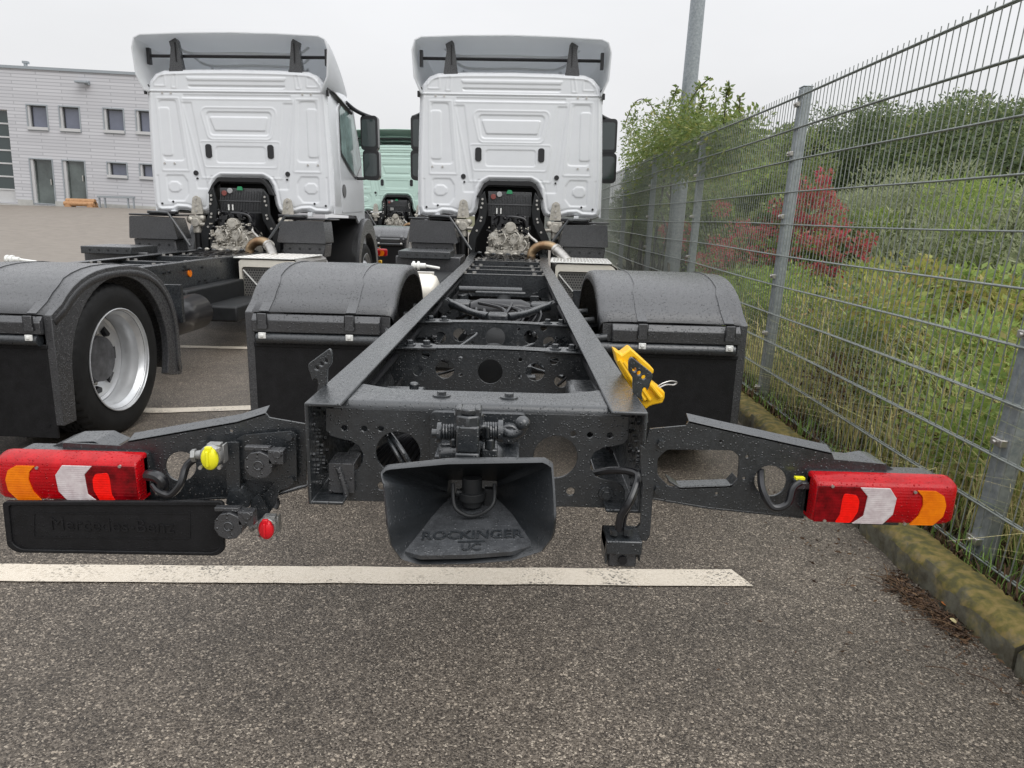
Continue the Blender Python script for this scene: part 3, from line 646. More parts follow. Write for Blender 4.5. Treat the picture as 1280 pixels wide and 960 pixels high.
armLo,_=lamp_arm(-1,armL,[circ(226,583,19,26,18.5),hb_,circ(289,539,2,8),[(302,570),(309,568),(312,578),(304,584)]],1.79)
strip(armLo,[(332,516),(296,527),(160,551)],1.79,.035,up=.012); strip(armLo,[(383,607),(345,618),(268,622),(190,628)],1.79,.05)
aL=armLo.build('lamp_bracket',M['frame'],T,bevel=.001)
MB().prism(rnd(LP([(76,552),(90,547),(128,546),(134,549),(150,556),(76,566)],1.85),.004),.10,XZ(.16)).build('lamp_mount',M['frame'],aL,bevel=.003)
pad=MB().prism(rnd(LP([(281,557),(306,543),(364,538),(371,543),(372,600),(362,608),(350,612),(347,626),(338,640),(322,628),(345,601),(300,598),(300,560)],1.775),.006),.006,XZ(.118)).prism(rnd(LP([(284,551),(301,551),(303,612),(287,612)],1.765),.003),.008,XZ(.10)).build('socket_plate',M['frame'],aL,bevel=.001)
for u,v in ((363,545),(365,599),(291,604),(255,554),(327,563)): q=LU(u,v,1.77); MB().cyl((q[0],q[1],q[2]),(q[0],q[1]-.014,q[2]),.010,6).build('bolt',M['frame'],aL)
def esocket(u,v,r,Y=1.73):
    q=LU(u,v,Y); r=r*.00205
    e_=empty('electric_socket',q); e_.parent=T
    n=10; pl_=[(r*math.cos(2*math.pi*i/n+.2),r*math.sin(2*math.pi*i/n+.2)) for i in range(n)]
    MB().prism(pl_,.045,lambda a,b,t:(a,-.03+t,b)).prism(circ(0,0,r*.36,20),.003,lambda a,b,t:(a,-.033+t,b),[circ(0,0,r*.26,20)]).cyl((0,.012,0),(0,.05,0),r*.7,16).build('socket_cap',M['plastic'],e_,bevel=.002)
    MB().box((-r*1.0,-.02,r*.95),(r*.75,.0,r*1.25)).box((r*.7,-.03,r*.1),(r*1.75,.0,r*1.1)).cyl((r*1.35,-.035,r*.85),(r*1.35,0,r*.85),r*.3,10).build('socket_hinge',M['plastic'],e_,bevel=.002)
    return e_
esocket(328,577,18); esocket(291,652,18,1.69)
MB().prism(rnd(LP([(284,628),(288,612),(300,611),(314,626),(313,632),(300,634)],1.75),.003),.05,XZ(.09)).prism(rnd(LP([(316,622),(324,617),(338,640),(334,650),(316,662),(312,640)],1.755),.003),.006,XZ(.10)).build('socket_bracket',M['frame'],aL,bevel=.001)
def glad(u,v,capm,sc_,nm,Y=1.72):
    q=LU(u,v,Y); e_=empty(nm,q); e_.parent=T; e_.scale=(sc_,)*3
    MB().revolve([(0,-.030),(.030,-.030),(.034,-.024),(.034,-.012),(.027,-.008),(.027,0),(.033,.004),(.033,.012),(.022,.016),(.022,.03),(0,.03)],(0,0,0),'y',20).cyl((-.01,0,.0),(-.055,-.005,-.005),.016,14,.013).cyl((-.052,-.005,-.005),(-.064,-.006,-.006),.020,6).box((-.015,-.015,.024),(.024,.012,.034)).box((.028,-.01,-.026),(.033,.02,.030)).build('coupling_head',M['alu2'],e_,bevel=.001)
    MB().sphere((0,-.034,-.004),.027,20,12,(.95,.55,1.3)).box((-.010,-.045,.0),(.010,-.032,.034)).box((-.004,-.056,-.024),(.004,-.045,.024)).build('dust_cap',capm,e_,bevel=.003,smooth=45)
    for a,b in ((.03,-.028),(-.026,-.03),(.03,.026)): MB().cyl((a,-.03,b),(a,-.045,b),.006,6).build('bolt',M['steel'],e_)
    return e_
glad(268,567,M['yellow'],.86,'air_coupling'); glad(337,655,M['redcap'],.78,'air_coupling')
MB().tube([LU(244,573,1.725),LU(233,583,1.72),LU(226,604,1.70),LU(213,618,1.70),LU(200,615,1.70),LU(192,606,1.72)],.0095,10).tube([LU(185,594,1.73),LU(197,596,1.71),LU(204,604,1.71),LU(200,613,1.72)],.015,10).build('lamp_cable',M['gloss'],T)
MB().tube([LU(344,636,1.76),LU(347,628,1.77),LU(342,617,1.79)],.0065,8).build('lamp_cable',M['gloss'],T)
MB().tube([LU(951,588,1.80),LU(953,612,1.75),LU(966,634,1.73),LU(984,630,1.73),LU(991,610,1.74),LU(1000,603,1.75)],.0095,10).build('lamp_cable',M['gloss'],T)
MB().box(LU(995,612,1.76),tuple(Vector(LU(1007,597,1.80)))).build('lamp_plug',M['plastic'],T,bevel=.003)
q=Vector(LU(1000,598,1.755)); MB().box(tuple(q-Vector((.012,.004,.003))),tuple(q+Vector((.012,.01,.003)))).build('warning_tag',M['yellow'],T)
# lamp, right one in lamp coordinates: x from inner end 0 to outer .385, z 0..h
def tail_lamp(s):
    Lw=.378; e_=empty('tail_lamp'); e_.parent=T
    a=LU(1004,650,1.77); e_.location=(s*.875,.13,.546); e_.scale=(1,1,.93); 
    X_=lambda x:s*x
    def lens(poly,y0,y1,m,nm,bev=.0015):
        return MB().prism(poly,y1-y0,lambda a,b,t:(X_(a),y0+t,b)).build(nm,m,e_,bevel=bev,smooth=30)
    # housing
    MB().prism(rnd([(.0,.0),(Lw-.04,.0),(Lw-.02,.03),(Lw-.02,.10),(Lw-.04,.13),(0,.13)],.012),.07,lambda a,b,t:(X_(a),-.02+t,b)).build('lamp_housing',M['plastic'],e_,bevel=.002)
    # main red cover, extruded along x: cross-section in (y,z)
    sec=[(-.055,.004),(-.060,.012),(-.060,.108),(-.052,.120),(-.020,.130),(-.0,.132),(.0,.0),(-.04,.0)]
    sts=[(0,.93,0),(.006,1,0),(.335,1,0),(.352,.97,.003),(.366,.86,.010),(.376,.66,.020),(.381,.35,.034)]
    v=[];f=[];n=len(sec)
    for x,k,dz in sts: v+=[(X_(x),y*k,dz*.6+z*(1-(1-k)*.5)) for y,z in sec]
    for i in range(len(sts)-1):
        for j in range(n): f.append((i*n+j,i*n+(j+1)%n,(i+1)*n+(j+1)%n,(i+1)*n+j))
    f+=[tuple(range(n)),tuple(range(len(sts)*n-1,(len(sts)-1)*n-1,-1))]
    MB().add(v,f).build('lamp_lens',M['red'],e_,bevel=.003,smooth=50)
    y0,y1=-.0625,-.0595
    g=lambda pts:[((a-425)*Lw/590,.004+(272-b)*.108/152) for a,b in pts]
    lens(g([(430,272),(430,122),(600,122),(632,158),(632,240),(588,272)]),y0+.0008,y1,M['dred'],'dark_lens_panel')
    lens(rnd(g([(515,272),(532,240),(534,170),(540,150),(590,156),(604,180),(604,225),(580,272)]),.006),y0,y1+.001,M['bred'],'brake_lens')
    lens(g([(600,124),(720,124),(752,165),(747,232),(712,274),(585,274),(628,240),(634,160)]),y0-.0006,y1,M['clear'],'reversing_lens')
    lens(rnd(g([(830,130),(905,130),(940,150),(955,190),(950,235),(915,273),(818,274),(850,235),(862,190),(855,155)]),.004),y0-.0006,y1,M['amber'],'indicator_lens')
    for px,pz in ((488,122),(822,137),(474,266),(800,270)):
        (qx,qz),=g([(px,pz)]); MB().cyl((X_(qx),-.0595,qz),(X_(qx),-.0645,qz),.0042,10).build('screw',M['steel'],e_)
    MB().box((min(X_(.10),X_(.245)),-.03,-.016),(max(X_(.10),X_(.245)),.03,-.002)).build('lamp_foot',M['plastic'],e_,bevel=.003)
    return e_
tail_lamp(1); tail_lamp(-1)
# plate-shaped spray flap with raised edge, under the left lamp
P=rnd(LP([(4,626),(278,626),(281,634),(281,688),(272,694),(22,690),(10,682)],1.70),.012)
fl_=MB().prism(P,.006,XZ(.05)).build('licence_plate_holder',M['flap'],T,bevel=.002)
inn=[( (a-sum(p[0] for p in P)/len(P))*.955+sum(p[0] for p in P)/len(P),(b-sum(p[1] for p in P)/len(P))*.86+sum(p[1] for p in P)/len(P)) for a,b in P]
MB().prism(P,.006,XZ(.045),[inn]).build('raised_edge',M['flap'],fl_,bevel=.002)
I1=rnd(LP([(42,641),(238,641),(238,674),(42,672)],1.70),.003); I2=[((a-I1[0][0])*1,b) for a,b in I1]
cxm=sum(p[0] for p in I1)/len(I1); czm=sum(p[1] for p in I1)/len(I1)
MB().prism(I1,.0015,XZ(.0487),[[(cxm+(a-cxm)*.985,czm+(b-czm)*.93) for a,b in I1]]).build('raised_edge',M['flap'],fl_)
m=Matrix.Rotation(math.radians(90),4,'X'); m.translation=(cxm,.0493,czm)
text('Mercedes-Benz',.052,.0014,'lettering',M['flap'],fl_,m)
# rear camera on its bent bracket
rc_=empty('rear_camera'); rc_.parent=T
q=LU(779,690,1.60)
bk=MB().tube([],.01) if False else MB()
bp=LP([(800,556),(806,560),(817,578),(817,600),(812,668),(808,675),(762,674),(762,660),(795,660),(800,655),(803,605),(801,585)],1.62)
bk.prism(rnd(bp,.003),.012,XZ(-.035)); bk.cyl(LU(768,668,1.60),LU(768,662,1.60),.010,12).cyl(LU(785,668,1.60),LU(785,660,1.60),.012,6)
bk.build('camera_bracket',M['frame'],rc_,bevel=.002)
cxx=(LU(757,690,1.58)[0],LU(802,690,1.58)[0]); cz_=(LU(780,712,1.58)[2],LU(780,676,1.58)[2])
hd=MB(); x0,x1=cxx; z0,z1=cz_
hd.box((x0,-.075,z1-.035),(x1,.02,z1)).box((x0,-.065,z0+.01),(x0+.006,.02,z1)).box((x1-.006,-.065,z0+.02),(x1,.02,z1))
hd.build('camera_hood',M['frame'],rc_,bevel=.004)
MB().box((x0+.008,-.06,z0),(x1-.008,.015,z1-.036)).build('camera_body',M['plastic'],rc_,bevel=.006)
MB().cyl(((x0+x1)/2,-.060,(z0+z1)/2-.016),((x0+x1)/2,-.068,(z0+z1)/2-.016),.011,20).build('camera_lens',M['gloss'],rc_)
MB().tube([LU(742,592,1.74),LU(765,588,1.70),LU(790,590,1.66),LU(797,598,1.64),LU(788,625,1.60),LU(776,645,1.60),LU(773,663,1.60)],.0095,10).tube([LU(797,598,1.65),LU(793,622,1.62),LU(782,645,1.61),LU(780,663,1.61)],.005,8).build('camera_cable',M['gloss'],T)
# upright tabs at the ends of the rails
tb=Z1([(335,690),(350,625),(355,590),(345,535),(325,513),(300,525),(285,555),(262,505),(248,455),(232,420),(222,380),(235,340),(262,318),(480,160),(500,150),(525,175),(535,215),(530,320),(495,370),(475,400),(468,560),(468,580)],360,420,9.6)
tp=LP(tb,1.83); hl_=[circ(*LP([Z1([(x,y)],360,420,9.6)[0]],1.83)[0],.006,10) for x,y in((338,392),(398,342),(455,300))]
for s in(-1,1):
    MB().prism([(a*(-s),b) for a,b in tp],.012,(lambda s:(lambda a,b,t:(a,.18+t+(.25*(abs(a)-.41)),b)))(s),[[(a*(-s),b) for a,b in h] for h in hl_]).build('end_bracket',M['frame'],T,bevel=.002)
# --- wheels
def wheel(s,yc,xo,dual=True,R=.455,zc=.45):
    e_=empty('rear_wheel' if dual else 'front_wheel',(0,yc,zc)); e_.parent=T
    wd=.27
    def tyre(x1):
        x0=x1-wd
        pr=[(.292,x1-.02),(.305,x1-.008),(.36,x1+.002),(.41,x1-.004),(.435,x1-.018),(.448,x1-.035),(R,x1-.05)]
        gr=[]
        for k in (.25,.5,.75): gx=x1-.05-(wd-.1)*k; gr+=[(R,gx+.007),(R-.013,gx+.005),(R-.013,gx-.005),(R,gx-.007)]
        pr+=gr+[(R,x0+.05),(.448,x0+.035),(.435,x0+.018),(.41,x0+.004),(.36,x0-.002),(.30,x0+.01)]
        n=144
        def mod(i,j,r): return r-.012 if (i%3==0 and r>.44) else r
        return MB().revolve([(r,s*x) for r,x in pr],(0,0,0),'x',n,mod)
    tyre(xo).build('tyre',M['tyre'],e_,smooth=28)
    if dual: tyre(xo-wd-.05).build('tyre',M['tyre'],e_,smooth=28)
    # rim
    d=.19 if dual else -.02
    pr=[(.292,xo-.26),(.285,xo-.25),(.268,xo-.2),(.262,xo-.10),(.268,xo-.085),(.272,xo-.05),(.290,xo-.03),(.296,xo-.012),(.306,xo-.006),(.308,xo-.000),(.303,xo+.002)]
    if dual: disc=[(.262,xo-.155),(.245,xo-.165),(.235,xo-.158),(.20,xo-.17),(.155,xo-.20),(.145,xo-.20),(.142,xo-.17),(.135,xo-.12),(.05,xo-.11),(0,xo-.11)]
    else: disc=[(.262,xo-.12),(.235,xo-.10),(.20,xo-.03),(.16,xo+.0),(.14,xo+.0),(.13,xo+.02),(.05,xo+.04),(0,xo+.04)]
    MB().revolve([(r,s*x) for r,x in pr],(0,0,0),'x',72).revolve([(r,s*x) for r,x in disc[:(7 if dual else 5)]],(0,0,0),'x',72).build('rim',M['rim'],e_,smooth=32)
    MB().revolve([(r,s*x) for r,x in disc[(6 if dual else 4):]],(0,0,0),'x',48).build('hub',M['hub'],e_,smooth=32)
    for i in range(10):
        t=2*math.pi*(i+.5)/10; y,z=math.cos(t),math.sin(t)
        xx=xo-(.20 if dual else -.0); MB().cyl((s*xx,.150*y,.150*z),(s*(xx+.03),.150*y,.150*z),.015,6).build('wheel_nut',M['alu'],e_)
    for i in range(8 if dual else 10):
        t=2*math.pi*i/(8 if dual else 10); y,z=math.cos(t),math.sin(t)
        if dual: x0=xo-.177; 
        else: x0=xo-.055
        ho=MB(); ho.cyl((s*(x0-.01),.205*y,.205*z),(s*(x0+.014),.212*y,.212*z),.038 if dual else .03,14); ho.build('hand_hole',M['black'],e_,smooth=0)
    return e_
wheel(-1,2.5,1.235); wheel(1,2.5,1.235)
wheel(-1,9.05,1.20,False); wheel(1,9.05,1.20,False)
# --- rear mudguards
def guard(s):
    pts=[]
    for i in range(29):
        t=math.pi*(1.04-1.09*i/28) ; c_,s_=math.cos(t),math.sin(t)
        e2=2/2.45
        pts.append((2.5+.665*abs(c_)**e2*(1 if c_>0 else -1), .45+.555*(abs(s_)**e2)*(1 if s_>0 else -1)))
    pts=[p for p in pts if not (p[0]<2.5 and p[1]<.79)]
    pts[0]=(1.885,.80)
    pts=pts+[(3.17,.26)]
    # panel with a softly crowned cross-section and rolled edges
    sec=[(.52,-.05),(.523,-.018),(.535,-.004),(.56,.0),(.60,.002),(.9,.004),(1.17,.002),(1.225,-.002),(1.25,-.012),(1.262,-.03),(1.265,-.06)]
    P=[Vector((0,a,b)) for a,b in pts]; nor=[]
    for i in range(len(P)):
        d=(P[min(i+1,len(P)-1)]-P[max(i-1,0)]).normalized(); nor.append(Vector((0,-d.z,d.y)))
    v=[];f=[];n=len(sec)
    for p,q in zip(P,nor):
        for a,b in sec: v.append((s*a,p.y+q.y*b,p.z+q.z*b))
    for i in range(len(P)-1):
        for j in range(n-1): f.append((i*n+j,i*n+j+1,(i+1)*n+j+1,(i+1)*n+j))
    g=MB().add(v,f).build('mudguard',M['plastic'],T,solid=.006,smooth=50)
    # lower rear ledge under the seam
    MB().prism([(1.885,.794),(1.878,.70),(1.855,.705),(1.850,.765),(1.875,.794)],.64,lambda a,b,t:(s*(.58+t),a,b)).build('mudguard_ledge',M['plastic'],g,bevel=.004)
    MB().prism([(1.89,.794),(1.89,.70),(1.905,.70),(1.905,.794)],.72,lambda a,b,t:(s*(.535+t),a,b)).build('rear_panel',M['plastic'],g,bevel=.003)
    # side skirt
    outr=[(1.885,.80)]+[(p.y,p.z) for p in P[1:-1]]+[(3.17,.26),(3.15,.22)]
    inr=[]
    for i in range(27):
        t=math.radians(-22+ i*(204)/26); inr.append((2.5+.50*math.cos(t),.45+.495*math.sin(t)))
    inr=[p for p in inr]; 
    poly=outr+[(3.02,.24)]+inr+[(1.99,.22),(1.885,.22)]
    MB().prism(poly,.045,lambda a,b,t:(s*(1.262-t),a,b)).build('side_skirt',M['plastic'],g,bevel=.004)
    for x in (.73,1.165):
        v=[];f=[]
        Q=P[:17]; 
        for i,(p,q) in enumerate(zip(Q,nor)):
            wd_=.008 if i>3 else .024
            for a,b in ((-wd_,.004),(-wd_,.010),(wd_,.010),(wd_,.004)): v.append((s*(x+a),p.y+q.y*b,p.z+q.z*b))
        for i in range(len(Q)-1):
            for j in range(3): f.append((i*4+j,i*4+j+1,(i+1)*4+j+1,(i+1)*4+j))
        f.append((0,1,2,3))
        for sx_ in(-.03,):
            pass
        st_=MB().add(v,f).build('strap',M['plastic'],g,smooth=50)
        MB().box((s*x-.022,1.842,.735),(s*x+.022,1.853,.80)).box((s*x-.024,1.842,.722),(s*x+.024,1.856,.742)).build('strap_tab',M['plastic'],g,bevel=.003)
        # dark rib grooves either side of the strap
        for k_ in(-.0265,.0235): MB().box((s*x+k_,1.846,.725),(s*x+k_+.003,1.8515,.80)).build('strap_groove',M['black'],g)
    bar=MB().cyl((s*.44,1.87,.672),(s*1.20,1.87,.672),.029,20).build('mudguard_bar',M['frame'],T)
    for x in (.62,.73+.02,.95,1.1): pass
    for x in (.73,1.165):
        MB().box((s*x-.018,1.835,.675),(s*x+.018,1.845,.705)).box((s*x-.008,1.828,.684),(s*x+.008,1.836,.697)).build('clip',M['white'],bar,bevel=.002)
    for x in (.80,1.07): MB().cyl((s*x,1.845,.66),(s*x,1.8405,.66),.006,10).build('hole',M['black'],bar)
    fl=MB().box((min(s*.53,s*1.225),1.885,.15),(max(s*.53,s*1.225),1.897,.645)).box((min(s*.53,s*1.225),1.879,.625),(max(s*.53,s*1.225),1.90,.648)).build('mud_flap',M['flap'],T,bevel=.003)
    for x in (.6,.9,1.18): MB().cyl((s*x,1.885,.22),(s*x,1.879,.22),.008,10).build('rivet',M['flap'],fl)
    for y in (2.0,2.6,3.0): MB().cyl((s*.41,y-.1,.70),(s*.56,y-.1,.72),.022,12).cyl((s*.41,y-.1,.70),(s*.48,y-.1,.71),.034,12).build('mudguard_support',M['frame'],T)
guard(-1); guard(1)
# --- tanks, exhaust box, battery box
MB().revolve([(0,-.36),(.09,-.352),(.13,-.33),(.145,-.29),(.145,.29),(.13,.33),(.09,.352),(0,.36)],(-.86,3.95,.70),'x',36).build('air_tank',M['cream'],T,smooth=60)
MB().box((-1.2,3.99,.70),(-.55,4.02,.86)).box((-.74,3.80,.835),(-.70,4.10,.855)).build('tank_strap',M['steel'],T,bevel=.004)
MB().cyl((-.78,4.35,.88),(-.66,4.35,.88),.022,12).cyl((-.77,4.35,.88),(-.75,4.35,.88),.036,12).cyl((-.73,4.35,.88),(-.71,4.35,.88),.036,12).cyl((-.66,4.35,.88),(-.55,4.4,.86),.012,10).build('pressure_valve',M['white'],T,bevel=.003)
MB().revolve([(0,-.5),(.10,-.49),(.155,-.45),(.155,.45),(.10,.49),(0,.5)],(.72,4.1,.46),'y',32).build('air_tank',M['gloss'],T,smooth=60)
MB().box((.55,3.95,.45),(.9,3.99,.75)).build('tank_strap',M['frame'],T)
ex=MB()
z0,z1=.36,.80
secx=rrect(.53,z0,1.19,z1,.07,4)
ex.prism(secx,1.0,lambda a,b,t:(a,6.07+t,b)).build('exhaust_box',M['steel'],T,bevel=.006); exo=bpy.data.objects[-1] if False else [o for o in T.children if o.name.startswith('exhaust_box')][0]
# bright frame round a perforated end plate
MB().prism(rnd([(.52,.35),(1.20,.35),(1.20,.72),(1.13,.82),(.54,.82),(.52,.80)],.05),.05,XZ(6.02),[rnd([(.545,.37),(1.17,.37),(1.17,.68),(1.09,.745),(.565,.745),(.545,.72)],.05)]).build('end_frame',M['cream'],exo,bevel=.006)
hs_=[]
for i in range(22):
    for j in range(13):
        x=.565+.0275*i+(.014 if j%2 else 0); z=.385+.027*j
        if x<1.15 and not(x>1.05 and z>.70): hs_.append((x,z))
pm=MB().box((.545,6.052,.37),(1.17,6.058,.745)); pm.mat(1)
for x,z in hs_: pm.prism(circ(x,z,.0095,6),.0015,XZ(6.0505))
tag(pm.build('perforated_plate',[M['perf'],M['black']],exo,smooth=0),)
MB().box((-.006,0,-.15),(.006,.008,.15)).build('diagonal_bar',M['white'],exo).matrix_local=Matrix.Translation((.66,6.03,.60))@Matrix.Rotation(math.radians(-42),4,'Y')
MB().prism(rnd([(.46,6.0),(1.12,6.0),(1.18,6.9),(.52,6.9)],.04),.012,lambda a,b,t:(a,b,.835+t)).build('tread_plate',M['white'],exo,bevel=.003)
tp_=MB()
for i in range(17):
    for j in range(16):
        x=.50+.037*i+.06*j/16; y=6.03+.053*j; d_=.010 if (i+j)%2 else -.010
        tp_.tube([(x-.011,y-d_,.8475),(x+.011,y+d_,.8475)],.0035,5,1)
tag(tp_.build('tread_bars',M['steel'],exo),kind='stuff')
MB().prism([(1.13,.835),(1.19,.80),(1.22,.62),(1.22,.40),(1.21,.40),(1.21,.62),(1.18,.79),(1.12,.825)],.95,lambda a,b,t:(a,6.04+t,b)).build('side_shield',M['steel'],exo,bevel=.003)
ls=MB()
for i in range(9): ls.box((1.214,6.10+.1*i,.42),(1.224,6.15+.1*i,.62))
ls.build('louvre_slots',M['black'],exo)
MB().cyl((.50,6.15,.34),(.50,6.28,.20),.05,18,.05).build('tail_pipe',M['white'],exo)
MB().tube([LU(664,324,8.6),LU(665,315,8.6),LU(672,308.5,8.58),LU(681,306.5,8.54),LU(690,308,8.5),LU(696,312,8.46)],.052,20,8).build('exhaust_pipe',M['brass'],T,smooth=60)
MB().tube([LU(694,311,8.47),LU(701,317,8.38),LU(710,327,8.25)],.056,20,6).cyl(LU(694,311,8.47),LU(696,312.6,8.45),.066,20).build('exhaust_sleeve',M['steel'],T,smooth=60)
bx=MB().box((-1.18,6.1,.62),(-.52,7.1,.84)).box((-1.2,6.08,.60),(-.50,6.12,.86)).build('battery_box',M['plastic'],T,bevel=.012)
MB().box((-1.15,5.95,.84),(-.6,6.5,.92)).build('equipment_box',M['frame'],T,bevel=.008)
for i in range(5): MB().cyl((-1.05+.1*i,5.95,.88),(-1.05+.1*i,5.945,.88),.010,10).build('bolt',M['black'],bx)
# --- front mudguards' rear boxes, lids, stays
for s in(-1,1):
    b=MB().prism(rnd([(.60,.97),(.66,1.22),(1.17,1.235),(1.19,1.0),(1.19,.97)],.02),.35,lambda a,b,t:(s*a,6.98+t,b)).build('fender_box',M['plastic'],T,bevel=.01)
    MB().prism([(.64,.80),(.66,.965),(1.17,.965),(1.15,.80)],.30,lambda a,b,t:(s*a,7.03+t,b)).build('fender_lower',M['plastic'],b,bevel=.012)
    for i in range(4): MB().cyl((s*(.74+.12*i),7.03,.90),(s*(.74+.12*i),7.024,.90),.014,10).build('bolt',M['black'],b)
    MB().box((min(s*.66,s*1.2),7.02,1.24),(max(s*.66,s*1.2),7.6,1.262)).box((min(s*.62,s*.95),7.0,1.262),(max(s*.62,s*.95),7.1,1.30)).build('fender_lid',M['gloss'],b,bevel=.01)
    MB().tube([(s*.96,7.02,1.285),(s*.74,7.0,1.28),(s*.68,7.0,1.24),(s*.44,6.95,.90)],.017,10,5).build('stay_rod',M['frame'],T)
    # wheel arch band over the front wheel
    arc=[(9.05+.64*math.cos(math.radians(a)),.50+.76*math.sin(math.radians(a))) for a in range(190,-5,-9)]; arci=[(9.05+.52*math.cos(math.radians(a)),.45+.60*math.sin(math.radians(a))) for a in range(-4,195,9)]
    MB().prism(arc+arci,.12,lambda a,b,t:(s*(1.235-t),a,b)).build('wheel_arch',M['plastic'],T,bevel=.008)
    MB().prism(arc+list(reversed([(9.05+(a-9.05)*.97,b-.02) for a,b in arc])),.55,lambda a,b,t:(s*(1.2-t),a,b)).build('inner_arch',M['black'],T)
MB().box((1.236,9.78,.78),(1.242,9.80,.83)).build('marker_lamp',M['amber'],T)
for s in(-1,1): MB().cyl((s*.42,5.2,.735),(s*.43,5.2,.735),.028,16).build('side_marker',M['amber'],T) if s<0 else MB().cyl((.42,5.1,.74),(.432,5.1,.74),.034,16).build('side_marker',M['amber'],T)
# --- engine tunnel, gearbox
MB().box((-.46,7.95,.75),(.46,8.05,1.72)).box((-.46,7.6,1.66),(.46,8.0,1.72)).build('engine_bay',M['black'],T)
MB().prism(rnd([(-.42,1.52),(-.355,1.64),(-.28,1.725),(.28,1.725),(.355,1.64),(.42,1.52),(.36,1.53),(.33,1.62),(.27,1.675),(-.27,1.675),(-.33,1.62),(-.36,1.53)],.02),.10,XZ(7.46)).build('tunnel_seal',M['black'],T,bevel=.01)
ec=MB().box((-.27,7.48,1.30),(.27,7.75,1.60))
for i in range(27): ec.box((-.262+.02*i,7.465,1.32),(-.252+.02*i,7.48,1.57))
ec.box((-.28,7.46,1.435),(.28,7.482,1.45)); eco=ec.build('air_filter_cover',M['plastic'],T,bevel=.003)
MB().cyl((-.205,7.465,1.535),(-.205,7.45,1.535),.033,18).build('red_cap',M['maroon'],eco,bevel=.004)
MB().cyl((-.13,7.465,1.565),(-.13,7.445,1.565),.033,18).build('filler_cap',M['greycap'],eco,bevel=.004)
MB().prism(rnd([(-.045,1.575),(.035,1.575),(.02,1.62),(-.03,1.62)],.01),.01,XZ(7.452)).build('sticker',M['green'],eco)
MB().box((-.165,7.45,1.33),(-.150,7.468,1.40)).box((-.115,7.45,1.33),(-.100,7.468,1.40)).build('clip',M['white'],eco)
for s in(-1,1):
    a=MB().prism([(s*.31,1.60),(s*.37,1.52),(s*.38,1.30),(s*.50,1.05),(s*.50,.80),(s*.42,.80),(s*.40,1.02),(s*.29,1.22),(s*.27,1.40)],.05,XZ(7.38)).build('cab_support',M['frame_dry'],T,bevel=.01)
    for x,z in ((.335,1.50),(.335,1.45),(.35,1.40),(.345,1.28),(.355,1.24),(.40,1.12)): MB().cyl((s*x,7.38,z),(s*x,7.365,z),.014,8).build('bolt',M['steel'],a)
    h=MB().prism(rnd([(s*.53,1.47),(s*.58,1.50),(s*.625,1.47),(s*.655,1.27),(s*.50,1.27)],.02),.03,XZ(7.48)).build('cab_lock_bracket',M['alu'],T,bevel=.004)
    for z in (1.46,1.38,1.31): MB().cyl((s*.578,7.48,z),(s*.578,7.468,z),.013,8).build('bolt',M['steel'],h)
    MB().box((s*.578-.08,7.42,1.15),(s*.578+.08,7.55,1.25)).cyl((s*.578,7.40,1.17),(s*.578,7.56,1.17),.055,14).cyl((s*.43,7.44,1.14),(s*.56,7.44,1.15),.025,12).sphere((s*.65,7.45,1.20),.05,10,6).sphere((s*.50,7.45,1.22),.04,10,6).cyl((s*.578,7.47,1.16),(s*.578,7.47,1.04),.052,14).build('cab_suspension',M['alu'],h,bevel=.006)
    MB().cyl((s*.578,7.47,1.05),(s*.578,7.47,.80),.045,14).build('shock_absorber',M['black'],h)
gb=MB(); rr_=random.Random(3)
prg=[(0,-.02),(.10,-.02),(.15,0),(.20,.05),(.235,.14),(.26,.3)]
gb.revolve([(r,x) for r,x in prg],(0,7.15,.98),'y',24)
gb.box((-.27,7.15,.80),(.27,7.4,.93)).box((-.24,7.08,.855),(.26,7.16,.90)).sphere((-.15,7.22,1.02),.105,16,10).sphere((.13,7.22,1.0),.11,16,10)
for (x,z,r) in ((-.13,1.00,.062),(.06,1.02,.062),(.02,1.17,.068),(.16,.93,.04),(-.02,.90,.045),(-.2,.9,.03)):
    gb.cyl((x,7.10,z),(x,7.22,z),r,24).cyl((x,7.088,z),(x,7.10,z),r*.72,24)
    for k in range(8):
        a=2*math.pi*k/8; gb.cyl((x+r*.86*math.cos(a),7.10,z+r*.86*math.sin(a)),(x+r*.86*math.cos(a),7.088,z+r*.86*math.sin(a)),.008,6)
for i in range(34):
    x=rr_.uniform(-.25,.25); z=rr_.uniform(.84,1.10)
    if rr_.random()<.5: gb.cyl((x,7.07,z),(x,7.16,z),rr_.uniform(.006,.016),8)
    else: gb.box((x-.025,7.10,z-.01),(x+.02,7.17,z+.01))
for i in range(9):
    x=-.24+.06*i; gb.box((x,7.09,.83),(x+.012,7.2,.90+.05*(i%3)))
for i in range(60):
    x=rr_.uniform(-.26,.26); z=rr_.uniform(.84,1.20); gb.cyl((x,7.06,z),(x,7.13,z),.009,6)
for x,z in ((-.06,1.10),(.10,1.12),(.19,1.03)): gb.tube([(x,7.08,z),(x+.03,7.06,z-.06),(x-.02,7.07,z-.14)],.010,8)
gb.build('gearbox',M['alu'],T,bevel=.003)
g2=MB()
for i in range(60):
    x=rr_.uniform(-.20,.24); z=rr_.uniform(1.05,1.30); k=rr_.random()
    if k<.4: g2.tube([(x,7.25,z),(x+rr_.uniform(-.1,.1),7.2,z+.05),(x+rr_.uniform(-.14,.14),7.28,z-.06)],rr_.uniform(.005,.013),6)
    elif k<.7: g2.box((x-.03,7.2,z-.02),(x+.03,7.3,z+.025))
    else: g2.cyl((x,7.15,z),(x,7.3,z),rr_.uniform(.012,.035),10)
g2.box((-.22,7.3,1.02),(.24,7.6,1.30)).build('engine_parts',M['gloss'],T,bevel=.002)
